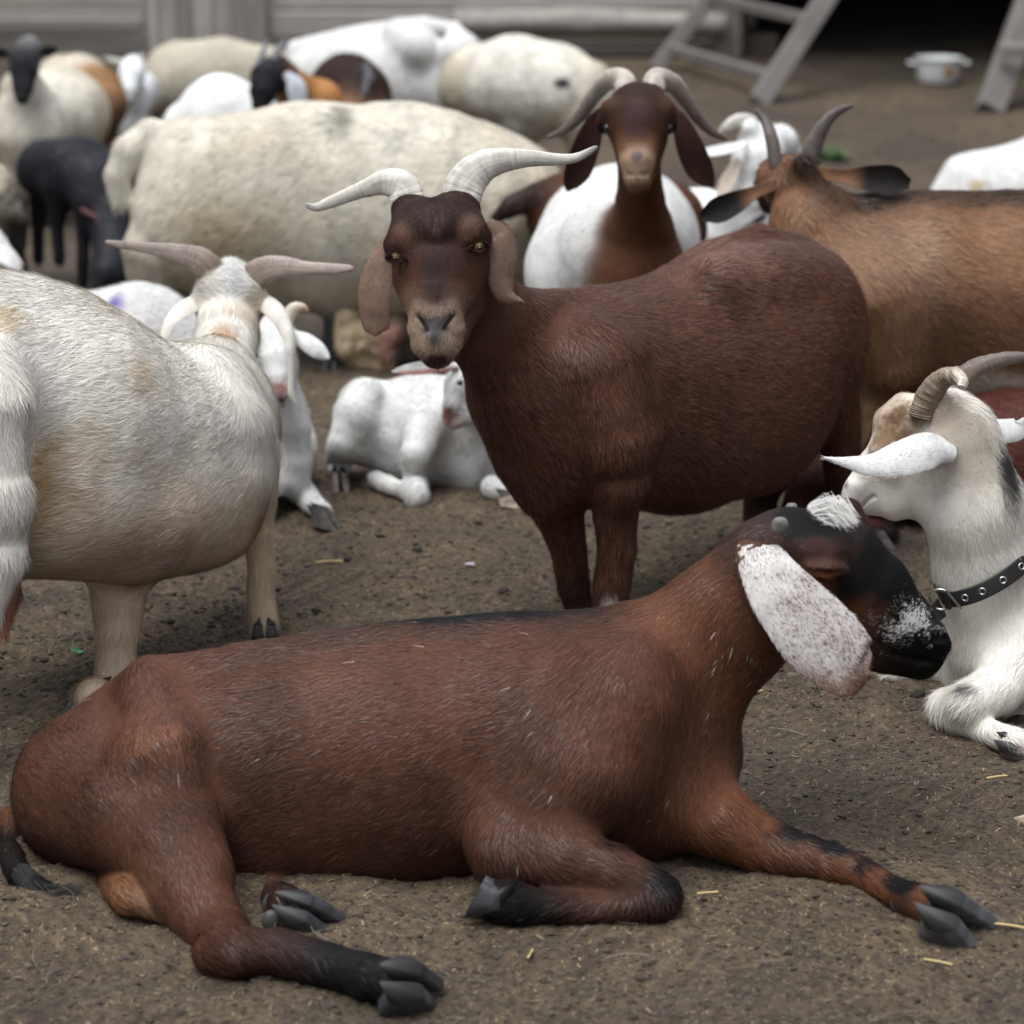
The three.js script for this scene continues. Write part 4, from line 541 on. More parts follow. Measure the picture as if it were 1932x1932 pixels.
// 2. brown horned goat standing in the middle, looking at us
animal({
  name: 'standing_goat', label: 'dark brown goat with wide pale horns standing in the middle facing the camera', category: 'goat', G: 4.67, foot: [1120, 1185], lat: [0.67, 0.74], cell: 0.0052, head: [826, 530, -0.2, 190], headCell: 0.0023, c: BROWN, mottle: 0.22, streak: 0.38, wobble: 0.002, wobbleScale: 18,
  chains: [
    { k: 0.05, f: 0.75, p: [[866, 520, -0.14, 80, DARK], [925, 615, -0.1, 94], [992, 700, -0.03, 120]] },
    { k: 0.07, f: 0.85, p: [[1040, 745, -0.01, 140], [1110, 742, 0.06, 186], [1250, 742, 0.2, 208], [1380, 695, 0.34, 222], [1475, 632, 0.45, 180], [1526, 600, 0.51, 86]] },
    { k: 0.06, f: 0.9, p: [[1056, 850, -0.02, 110], [1180, 830, 0.1, 118], [1300, 800, 0.22, 158], [1410, 780, 0.34, 148], [1490, 740, 0.44, 90]] },
    { k: 0.03, p: [[985, 590, -0.05, 46], [1100, 572, 0.08, 26], [1210, 556, 0.2, 24], [1335, 482, 0.34, 26], [1430, 448, 0.42, 26], [1505, 468, 0.49, 24]] },
    { k: 0.05, p: [[1350, 540, 0.2, 60], [1465, 530, 0.34, 66], [1535, 545, 0.43, 56]] },
    { k: 0.04, p: [[945, 750, -0.05, 44], [990, 868, -0.04, 50], [1020, 930, -0.04, 45]] }, // breast edge
    // front legs
    { k: 0.03, p: [[1110, 700, -0.04, 110], [1160, 830, -0.07, 84], [1170, 900, -0.08, 52], [1161, 972, -0.06, 42], [1163, 1035, -0.06, 37], [1154, 1100, -0.06, 34], [1152, 1130, -0.06, 33], [1150, 1165, -0.07, 27, DARK], [1148, 1195, -0.07, 28, BLACK]] },
    { k: 0.022, p: [[1040, 880, 0.06, 70], [1052, 960, 0.06, 50], [1072, 1035, 0.06, 35], [1082, 1105, 0.06, 32, DARK], [1092, 1145, 0.06, 28, DARK], [1092, 1180, 0.06, 27, BLACK]] },
    { k: 0.02, p: [[1206, 880, -0.07, 26], [1170, 920, -0.08, 40]] }, // elbow
    // hind legs
    { k: 0.022, p: [[1550, 565, 0.43, 62], [1562, 690, 0.42, 60], [1582, 820, 0.48, 42], [1594, 910, 0.53, 34], [1580, 970, 0.52, 28], [1575, 1030, 0.5, 26]] },
    { k: 0.04, p: [[1480, 780, 0.56, 80, DARK], [1455, 880, 0.6, 48, DARK], [1436, 930, 0.62, 34, DARK], [1430, 1010, 0.62, 28, DARK]] },
    { k: 0.03, p: [[1590, 555, 0.58, 20], [1612, 620, 0.64, 20, DARK], [1614, 690, 0.64, 14, DARK]] }, // tail
    // head
    { k: 0.03, f: 1, n: [0, 0, 1], p: [[823, 640, -0.3, 44, [0.2, 0.14, 0.102]], [823, 600, -0.285, 50, [0.2, 0.14, 0.102]], [824, 555, -0.265, 60], [826, 505, -0.235, 76], [828, 462, -0.205, 86, DARK], [832, 442, -0.175, 66, DARK], [848, 450, -0.13, 62, DARK]] },
    { k: 0.02, p: [[826, 664, -0.28, 31, [0.14, 0.09, 0.065]], [835, 625, -0.24, 48], [848, 570, -0.2, 64], [860, 500, -0.15, 78]] }, // jaw
    { k: 0.022, p: [[768, 445, -0.245, 34, DARK], [748, 462, -0.235, 26, DARK]] }, { k: 0.022, p: [[885, 432, -0.245, 34, DARK], [903, 448, -0.235, 26, DARK]] }, // brows
    { k: 0.03, p: [[764, 520, -0.225, 26], [785, 560, -0.25, 24]] }, { k: 0.03, p: [[892, 505, -0.225, 28], [870, 550, -0.25, 26]] }, // cheek bones
    { k: 0.014, p: [[798, 588, -0.312, 17, [0.21, 0.148, 0.11]], [790, 620, -0.308, 20, [0.21, 0.148, 0.11]], [795, 645, -0.305, 20, [0.21, 0.148, 0.11]]] }, { k: 0.014, p: [[846, 586, -0.312, 17, [0.21, 0.148, 0.11]], [856, 618, -0.308, 20, [0.21, 0.148, 0.11]], [850, 645, -0.305, 20, [0.21, 0.148, 0.11]]] }, // muzzle sides
    { k: 0.014, p: [[820, 600, -0.325, 17, [0.21, 0.148, 0.11]], [820, 628, -0.33, 14, [0.21, 0.148, 0.11]]] },
    { k: 0.008, p: [[729, 484, -0.272, 5, DARK], [738, 478, -0.285, 6.5, DARK], [752, 478, -0.29, 6.5, DARK], [764, 488, -0.283, 5, DARK]] }, { k: 0.006, p: [[730, 490, -0.272, 4.5, DARK], [745, 496, -0.284, 5, DARK], [764, 491, -0.28, 4.5, DARK]] }, // lids
    { k: 0.008, p: [[922, 464, -0.27, 5, DARK], [913, 457, -0.285, 6.5, DARK], [898, 458, -0.29, 6.5, DARK], [887, 468, -0.283, 5, DARK]] }, { k: 0.006, p: [[921, 470, -0.27, 4.5, DARK], [906, 476, -0.283, 5, DARK], [888, 472, -0.28, 4.5, DARK]] },
    { k: 0.025, p: [[772, 395, -0.2, 34, DARK], [782, 425, -0.225, 36, DARK]] }, { k: 0.025, p: [[866, 392, -0.2, 38, DARK], [862, 425, -0.225, 36, DARK]] }, // horn bosses
    { k: 0.02, p: [[800, 402, -0.235, 26, DARK], [816, 428, -0.262, 26, DARK]] }, { k: 0.02, p: [[845, 400, -0.235, 26, DARK], [830, 428, -0.262, 26, DARK]] },
  ],
  cuts: [
    { k: 0.007, p: [[788, 597, -0.328, 4.5], [797, 608, -0.336, 6], [807, 623, -0.344, 4]] }, { k: 0.007, p: [[856, 595, -0.328, 4.5], [846, 606, -0.336, 6], [834, 622, -0.344, 4]] },
    { k: 0.006, p: [[786, 652, -0.3, 3.6], [804, 664, -0.316, 4], [824, 667, -0.322, 4], [846, 661, -0.314, 4], [864, 644, -0.285, 3.6]] },
    { k: 0.006, p: [[820, 630, -0.35, 2.6], [821, 660, -0.34, 2.6]] },
    { k: 0.012, p: [[745, 486, -0.292, 8]] }, { k: 0.012, p: [[905, 465, -0.292, 8]] },
    { k: 0.012, p: [[822, 402, -0.275, 6], [822, 432, -0.295, 5]] },
    { k: 0.02, p: [[1040, 968, -0.07, 5], [1100, 962, -0.1, 5]] },
  ],
  paint: [
    [823, 640, -0.31, 54, [0.27, 0.195, 0.145], 0.16, 0.16, [1, 1.05, 1.6]], [821, 616, -0.34, 24, [0.13, 0.125, 0.13], 0.25, 0.12, [1.1, 0.8, 2]], [820, 636, -0.34, 12, [0.13, 0.125, 0.13], 0.3, 0.1, [0.7, 1.4, 2]], [824, 676, -0.31, 18, [0.07, 0.04, 0.04], 0.4, 0.3, [1.5, 0.8, 2]], [822, 515, -0.3, 28, [0.034, 0.021, 0.019], 0.9, 0.5, [1, 2.9, 3]],
    ...[...Array(9).keys()].flatMap((i) => [[789 + i * 2.2, 596 + i * 3], [855 - i * 2.2, 594 + i * 3]]).map(([x, y]) => [x, y, -0.33, 4.4, [0.02, 0.015, 0.014], 0.45, 0.05, [1, 1, 6]]), [743, 486, -0.285, 17, [0.02, 0.011, 0.009], 0.4, 0.2], [906, 464, -0.285, 19, [0.02, 0.011, 0.009], 0.4, 0.2], [752, 445, -0.27, 24, [0.095, 0.05, 0.036], 0.6, 0.4], [890, 432, -0.27, 24, [0.095, 0.05, 0.036], 0.6, 0.4],
    [1360, 490, 0.25, 90, [0.12, 0.062, 0.046], 0.9, 0.8], [1150, 1140, -0.1, 20, [0.3, 0.27, 0.24], 0.3, 0.4],
  ],
  bare: [[746, 487, -0.282, 13], [905, 467, -0.282, 13], [821, 618, -0.345, 22], [796, 604, -0.335, 12], [847, 600, -0.335, 12], [824, 664, -0.33, 16]],
  fur: { count: 190000, length: 0.022, width: 0.0018, lift: 0.12, wild: 0.26, vary: 0.75, tipTint: [1.5, 1.45, 1.5] },
  ears: [
    { p: [[740, 448, -0.21, 16], [722, 482, -0.23, 25], [708, 530, -0.24, 33], [704, 575, -0.245, 33], [706, 606, -0.245, 30], [707, 622, -0.245, 24], [708, 630, -0.245, 10]], n: [-0.35, 0.1, 1], cup: -0.22, c: [0.19, 0.122, 0.092], inner: [0.14, 0.085, 0.068], furN: 6000, nu: 90, nv: 60 },
    { p: [[918, 422, -0.2, 14], [944, 445, -0.21, 26], [951, 490, -0.22, 29], [948, 530, -0.225, 25], [958, 558, -0.225, 17], [984, 568, -0.22, 4]], n: [0.35, 0.1, 1], cup: -0.3, c: [0.19, 0.122, 0.092], inner: [0.14, 0.085, 0.068], furN: 6000, nu: 90, nv: 60 },
  ],
  horns: [
    { p: [[776, 408, -0.2, 33], [770, 388, -0.2, 32], [760, 355, -0.19, 32], [728, 345, -0.18, 25.5], [692, 355, -0.17, 17.5], [657, 368, -0.16, 13.5], [620, 383, -0.15, 11], [595, 391, -0.15, 8], [575, 386, -0.15, 5]], n: [0, 0, 1], flat: 0.6, c: [0.56, 0.53, 0.48], tip: [0.12, 0.1, 0.095], tipFrom: 0.95, rings: 26, ridge: 0.035 },
    { p: [[864, 402, -0.2, 38], [868, 380, -0.2, 38], [883, 340, -0.19, 37], [915, 312, -0.18, 31], [957, 302, -0.17, 22], [1007, 299, -0.16, 15.5], [1050, 301, -0.155, 11.5], [1085, 298, -0.15, 9], [1108, 288, -0.15, 7], [1128, 276, -0.15, 4.5]], n: [0, 0, 1], flat: 0.6, c: [0.56, 0.53, 0.48], tip: [0.1, 0.085, 0.08], tipFrom: 0.92, rings: 26, ridge: 0.035 },
  ],
  eyes: [{ p: [746, 487, -0.272, 10], look: [-0.2, 0.12, 1], slot: [1, -0.1, 0.5] }, { p: [905, 467, -0.272, 10], look: [0.2, 0.12, 1], slot: [1, 0.1, -0.5] }],
  hooves: [{ heel: [1150, 1200, -0.05, 26], toe: [1142, 1222, -0.13, 18] }, { heel: [1092, 1188, 0.08, 26], toe: [1086, 1208, 0.0, 18] }, { heel: [1576, 1040, 0.5, 24], toe: [1560, 1056, 0.42, 16] }, { heel: [1430, 1018, 0.64, 24], toe: [1418, 1036, 0.56, 16] }],
  locks: [{ name: 'chin_hair', a: [824, 672, -0.3, 15], b: [824, 684, -0.3, 16], n: 160, w: 0.0008, c: [0.04, 0.02, 0.02], bend: 0 }],
});

// 3. big white goat at the left, seen from behind
const soiled = (c, x, y, z) => mix3(c, [0.42, 0.32, 0.2], 0.6 * smooth(0.05, 0.42, fbm(x * 6 + 7, y * 6, z * 6, 4)));
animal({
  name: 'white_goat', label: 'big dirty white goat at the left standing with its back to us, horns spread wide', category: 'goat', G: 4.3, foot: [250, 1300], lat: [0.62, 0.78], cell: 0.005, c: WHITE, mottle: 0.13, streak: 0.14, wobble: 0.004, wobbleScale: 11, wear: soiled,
  chains: [
    { k: 0.05, f: 0.9, p: [[432, 560, 0.74, 58], [428, 630, 0.66, 61], [418, 700, 0.55, 64], [402, 800, 0.42, 104]] },
    { k: 0.1, f: 0.88, p: [[410, 800, 0.42, 102], [345, 845, 0.34, 168], [225, 858, 0.14, 222], [85, 815, 0, 258], [-70, 760, -0.12, 235]] },
    { k: 0.05, p: [[400, 690, 0.5, 46], [300, 690, 0.3, 40], [200, 650, 0.12, 50], [60, 590, -0.02, 60], [-60, 570, -0.1, 60]] },
    { k: 0.09, p: [[405, 730, 0.29, 66], [435, 800, 0.25, 70], [440, 880, 0.24, 64]] }, // shoulder blade
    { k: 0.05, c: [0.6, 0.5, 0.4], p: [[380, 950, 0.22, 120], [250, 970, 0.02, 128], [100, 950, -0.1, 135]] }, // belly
    { k: 0.035, c: [0.62, 0.5, 0.36], p: [[470, 860, 0.32, 55, WHITE], [478, 940, 0.31, 40], [484, 1000, 0.3, 32], [493, 1060, 0.3, 25], [491, 1120, 0.3, 22], [496, 1165, 0.3, 25]] },
    { k: 0.035, c: [0.62, 0.5, 0.38], p: [[230, 1040, 0.1, 85], [226, 1110, 0.06, 56], [222, 1190, 0.02, 42], [217, 1262, 0.0, 36], [205, 1300, 0.0, 36], [180, 1318, null, 38]] },
    { k: 0.06, p: [[-60, 800, -0.27, 165], [-25, 930, -0.31, 112], [-12, 1040, -0.34, 64], [-34, 1140, -0.36, 42], [-76, 1300, -0.36, 36], [-56, 1430, -0.36, 32], [-32, 1530, -0.38, 34]] },
    { k: 0.03, c: [0.35, 0.16, 0.12], p: [[-10, 1130, -0.15, 50], [6, 1185, -0.18, 12]] }, // teat
    { k: 0.03, p: [[434, 545, 0.72, 48], [432, 566, 0.78, 60], [436, 640, 0.95, 42]] }, // back of the head
    { k: 0.02, p: [[378, 566, 0.7, 20], [398, 540, 0.7, 26], [422, 530, 0.7, 22]] }, { k: 0.02, p: [[488, 570, 0.7, 20], [472, 548, 0.7, 26], [450, 530, 0.7, 22]] },
  ],
  cuts: [{ k: 0.1, p: [[125, 690, -0.24, 26], [112, 820, -0.26, 30], [105, 930, -0.26, 26]] }, { k: 0.05, p: [[120, 990, -0.36, 16], [70, 1060, -0.4, 14]] }, { k: 0.03, p: [[445, 985, 0.2, 10], [455, 930, 0.2, 8]] }],
  paint: [[420, 640, 0.55, 46, [0.42, 0.3, 0.2], 0.6, 0.5, [0.6, 1.6, 1]], [88, 930, -0.22, 55, [0.4, 0.28, 0.15], 0.7, 0.7, [0.8, 1.6, 2]], [436, 525, 0.68, 50, PURE, 0.5, 0.4], [300, 1040, -0.1, 90, [0.4, 0.3, 0.23], 0.7, 0.5, [1.6, 0.6, 1]], [480, 985, 0.2, 22, [0.5, 0.34, 0.2], 0.5, 0.4], [20, 600, -0.2, 40, [0.62, 0.5, 0.34], 0.9, 0.8, [2, 0.5, 1]]],
  fur: { count: 190000, length: 0.03, width: 0.0014, lift: 0.12, wild: 0.26, vary: 0.3, tipTint: [1.1, 1.1, 1.1] },
  ears: [
    { p: [[382, 562, 0.7, 18], [347, 578, 0.67, 20], [319, 604, 0.65, 16], [306, 636, 0.64, 11], [301, 662, 0.64, 4]], n: [0.2, 0.75, 0.6], cup: -0.55, c: WHITE, inner: [0.25, 0.22, 0.22], roll: [-0.7, 0.4, 0.5] },
    { p: [[486, 562, 0.7, 18], [518, 584, 0.67, 19], [541, 622, 0.65, 14], [550, 660, 0.64, 11], [552, 705, 0.64, 8], [554, 742, 0.64, 10], [558, 764, 0.64, 3]], n: [-0.1, 0.6, 0.75], cup: -0.5, c: WHITE, inner: [0.25, 0.22, 0.22], roll: [0.75, 0.2, 0.5] },
  ],
  horns: [
    { p: [[408, 540, 0.7, 29], [403, 518, 0.7, 29], [376, 492, 0.69, 26], [322, 475, 0.67, 16], [262, 466, 0.64, 9], [225, 461, 0.62, 7], [198, 456, 0.61, 4]], n: [0.1, 0.25, 0.95], flat: 0.5, c: [0.2, 0.145, 0.11], tip: [0.3, 0.25, 0.22], tipFrom: 0.3 },
    { p: [[468, 552, 0.7, 29], [474, 532, 0.7, 29], [496, 510, 0.69, 26], [534, 503, 0.67, 20], [582, 506, 0.64, 13], [632, 507, 0.62, 10], [667, 506, 0.61, 6]], n: [-0.1, 0.25, 0.95], flat: 0.5, c: [0.2, 0.145, 0.11], tip: [0.3, 0.25, 0.22], tipFrom: 0.3 },
  ],
  hooves: [{ heel: [500, 1180, 0.3, 26], toe: [506, 1184, 0.38, 18] }, { heel: [172, 1316, null, 40], toe: [104, 1336, null, 26], c: [0.07, 0.07, 0.075], h: 1.5 }, { heel: [-22, 1556, null, 34], toe: [14, 1566, null, 22], c: [0.2, 0.15, 0.1] }],
});

// 4. white goat with a collar, lying at the right edge, looking away
const collared = animal({
  name: 'collared_goat', label: 'white goat with curled horns and a black collar lying at the right edge', category: 'goat', G: 4.22, foot: [1860, 1420], lat: [0.2, 0.98], cell: 0.0055, head: [1720, 870, 0, 150], headCell: 0.003, c: WHITE, mottle: 0.1, streak: 0.12, wobble: 0.002, wobbleScale: 16,
  chains: [
    { k: 0.05, f: 0.78, p: [[1805, 850, 0, 88], [1838, 960, 0, 98], [1862, 1060, 0.02, 104], [1905, 1180, 0.05, 125], [1965, 1260, 0.12, 170]] },
    { k: 0.08, f: 0.9, p: [[1965, 1280, 0.12, 165], [2120, 1290, 0.25, 205], [2320, 1290, 0.42, 210], [2450, 1330, 0.5, 150]] },
    { k: 0.03, f: 0.72, p: [[1624, 926, 0.04, 33], [1662, 890, 0.03, 50], [1706, 852, 0.02, 68], [1752, 818, 0.01, 78], [1800, 815, 0, 72]] },
    { k: 0.03, f: 0.65, p: [[1628, 946, 0.04, 20], [1690, 945, 0.02, 38], [1760, 920, 0.01, 58], [1810, 880, 0, 66]] },
    { k: 0.015, p: [[1614, 918, 0.02, 17], [1610, 936, 0.02, 18]] },
    { k: 0.025, p: [[1676, 792, 0.02, 28, [0.32, 0.2, 0.11]], [1700, 762, 0.02, 20, [0.32, 0.2, 0.11]]] }, // brow
    { k: 0.025, p: [[1770, 764, -0.02, 26], [1790, 760, 0, 24]] },
    // folded front leg
    { k: 0.04, p: [[1930, 1240, -0.02, 75], [1880, 1300, -0.08, 50], [1830, 1325, -0.12, 42], [1790, 1335, null, 38]] },
    { k: 0.015, p: [[1786, 1340, null, 34], [1830, 1365, null, 26], [1875, 1385, null, 24], [1915, 1400, null, 27], [1940, 1405, null, 24]] },
    // stretched far leg
    { k: 0.03, p: [[1900, 1220, 0.08, 50], [1850, 1240, 0.14, 38], [1790, 1250, 0.17, 30], [1730, 1262, 0.18, 26], [1690, 1268, 0.18, 24]] },
  ],
  cuts: [{ k: 0.005, p: [[1600, 952, 0.03, 4], [1625, 949, 0.016, 4.5], [1648, 938, 0.002, 4]] }, { k: 0.008, p: [[1600, 918, 0.0, 4]] }],
  paint: [[1690, 790, -0.02, 52, [0.3, 0.2, 0.12], 0.6, 0.9], [1700, 800, -0.03, 40, [0.12, 0.07, 0.04], 0.5, 1.1], [1660, 835, -0.02, 30, [0.3, 0.2, 0.12], 0.6, 0.9], [1780, 790, -0.07, 60, [0.42, 0.34, 0.25], 0.7, 0.6], [1830, 860, -0.07, 70, [0.5, 0.45, 0.38], 0.8, 0.6], [1905, 890, -0.03, 34, [0.03, 0.028, 0.028], 0.4, 0.4, [0.8, 2.2, 1.5]], [1686, 906, -0.06, 14, [0.09, 0.065, 0.05], 0.6, 0.4], [1603, 917, 0.02, 10, [0.1, 0.1, 0.11], 0.4, 0.2], [1810, 1300, -0.14, 20, [0.12, 0.11, 0.11], 0.6, 0.6, [1.6, 0.5, 1]], [1612, 940, 0.0, 22, [0.45, 0.43, 0.42], 0.5, 0.4]],
  bare: [[1640, 944, 0.0, 9], [1602, 917, 0.02, 9]],
  fur: { count: 110000, length: 0.024, width: 0.0014, lift: 0.12, wild: 0.35, vary: 0.25, tipTint: [1.08, 1.08, 1.08] },
  ears: [
    { p: [[1800, 856, -0.07, 18], [1760, 846, -0.09, 36], [1705, 862, -0.11, 36], [1650, 876, -0.12, 24], [1600, 872, -0.12, 12], [1556, 864, -0.12, 3]], n: [-0.1, 0.55, 0.85], cup: -0.3, c: PURE, inner: [0.5, 0.36, 0.3], furN: 4000 },
    { p: [[1822, 800, 0.08, 14], [1855, 808, 0.1, 22], [1895, 812, 0.1, 24], [1925, 806, 0.1, 20], [1934, 790, 0.1, 5]], n: [0.2, 0.5, 0.85], cup: -0.3, c: PURE, inner: [0.5, 0.36, 0.3] },
  ],
  horns: [
    { p: [[1738, 786, -0.035, 27], [1744, 766, -0.035, 28], [1760, 736, -0.04, 26], [1783, 712, -0.05, 22], [1803, 708, -0.07, 18], [1815, 720, -0.09, 14], [1814, 734, -0.1, 9]], n: [0.5, 0, 0.85], flat: 0.8, c: [0.2, 0.15, 0.11], tip: [0.62, 0.56, 0.48], tipFrom: 0.75, rings: 20, ridge: 0.09 },
    { p: [[1782, 764, 0.06, 26], [1792, 742, 0.06, 26], [1822, 708, 0.06, 22], [1868, 684, 0.06, 16], [1920, 674, 0.06, 11], [1965, 676, 0.06, 6]], n: [0, 0.3, 1], flat: 0.75, c: [0.13, 0.1, 0.08], tip: [0.1, 0.085, 0.075], rings: 22, ridge: 0.09 },
  ],
  eyes: [{ p: [1600, 917, 0.028, 7], look: [-1, 0, 0.1], c: 'dark' }],
  hooves: [{ heel: [1912, 1404, null, 28], toe: [1975, 1420, null, 20], c: [0.09, 0.075, 0.07], up: [0, 0.7, 0.7] }, { heel: [1975, 1545, null, 26], toe: [1906, 1520, null, 14], c: [0.3, 0.24, 0.17], up: [0.1, 0.8, 0.5], split: 0.35 }, { heel: [1700, 1268, 0.18, 24], toe: [1650, 1280, 0.18, 16], c: [0.12, 0.1, 0.1] }],
});
{ // the collar is a thing of its own round the neck
  const G = 4.22, c0 = [1866, 1078], base = at(1866, 1078, G), t = thing('leather_collar', base, 'black leather collar with metal eyelets and buckle round the white goat neck', 'collar');
  const leather = new THREE.MeshStandardMaterial({ color: new THREE.Color().setRGB(0.014, 0.013, 0.014), roughness: 0.5 }), metal = new THREE.MeshStandardMaterial({ color: new THREE.Color().setRGB(0.55, 0.54, 0.52), metalness: 1, roughness: 0.3 });
  const L = at(1776, 1122, G - 0.02), Rr = at(1952, 1012, G + 0.06), C = L.clone().lerp(Rr, 0.5).add(V(0, 0, 0.0)), A = Rr.clone().sub(L).multiplyScalar(0.5), Bv = V(0, 0.012, 0.088), Y = V().crossVectors(A, Bv).normalize(); if (Y.y < 0) Y.negate();
  const ring = (a, out = 0) => C.clone().addScaledVector(A, Math.cos(a) * (1 + out / A.length())).addScaledVector(Bv, Math.sin(a) * (1 + out / Bv.length())).addScaledVector(Y, -0.012 * Math.sin(a)).sub(base), pos = [], tri = [], n = 120, m = 12, wd = 0.0145, th = 0.0026;
  for (let i = 0; i < n; i++) { const a = i / n * 2 * Math.PI, c = ring(a), o = ring(a, 0.01).sub(c).normalize(); for (let j = 0; j < m; j++) { const q = j / m * 2 * Math.PI, cs = Math.cos(q), sn = Math.sin(q), p = c.clone().addScaledVector(Y, Math.sign(cs) * Math.pow(Math.abs(cs), 0.35) * wd).addScaledVector(o, 0.004 + Math.sign(sn) * Math.pow(Math.abs(sn), 0.5) * th); pos.push(p.x, p.y, p.z); } }
  for (let i = 0; i < n; i++) for (let j = 0; j < m; j++) { const a = i * m + j, b = i * m + (j + 1) % m, c = ((i + 1) % n) * m + j, d = ((i + 1) % n) * m + (j + 1) % m; tri.push(a, c, b, b, c, d); }
  const g = new THREE.BufferGeometry(); g.setAttribute('position', new THREE.Float32BufferAttribute(pos, 3)); g.setIndex(tri); g.computeVertexNormals(); mesh('strap', g, leather, t);
  const face = (o, a, lift) => { const c = ring(a), out = ring(a, 0.01).sub(c).normalize(); o.position.copy(c.clone().addScaledVector(out, 0.004 + lift)); o.quaternion.setFromUnitVectors(V(0, 0, 1), out); return out; };
  for (const a of [0.32, 0.75, 1.15, 1.55, 1.95, 2.3]) { face(mesh('eyelet', new THREE.TorusGeometry(0.0052, 0.0016, 10, 24), metal, t), a, th); }
  { const a = 2.72, c = ring(a), out = face(mesh('keeper', new RoundedBoxGeometry(0.012, 0.034, 0.006, 2, 0.002), leather, t), a, th); const b = mesh('buckle', new THREE.TorusGeometry(0.019, 0.0022, 10, 32), metal, t); b.position.copy(ring(2.95, 0.008)); b.quaternion.setFromUnitVectors(V(0, 0, 1), V(-0.35, -0.2, 0.9).normalize()); const p = mesh('prong', new THREE.CylinderGeometry(0.0022, 0.0022, 0.036, 10), metal, t); p.position.copy(ring(2.5, 0.01)); p.rotation.z = 0.7; const q = mesh('loose_end', new RoundedBoxGeometry(0.026, 0.045, 0.005, 2, 0.002), leather, t); q.position.copy(ring(Math.PI, 0.004).add(V(-0.006, -0.024, 0.01))); q.rotation.set(0.2, 0.5, 0.5); }
}

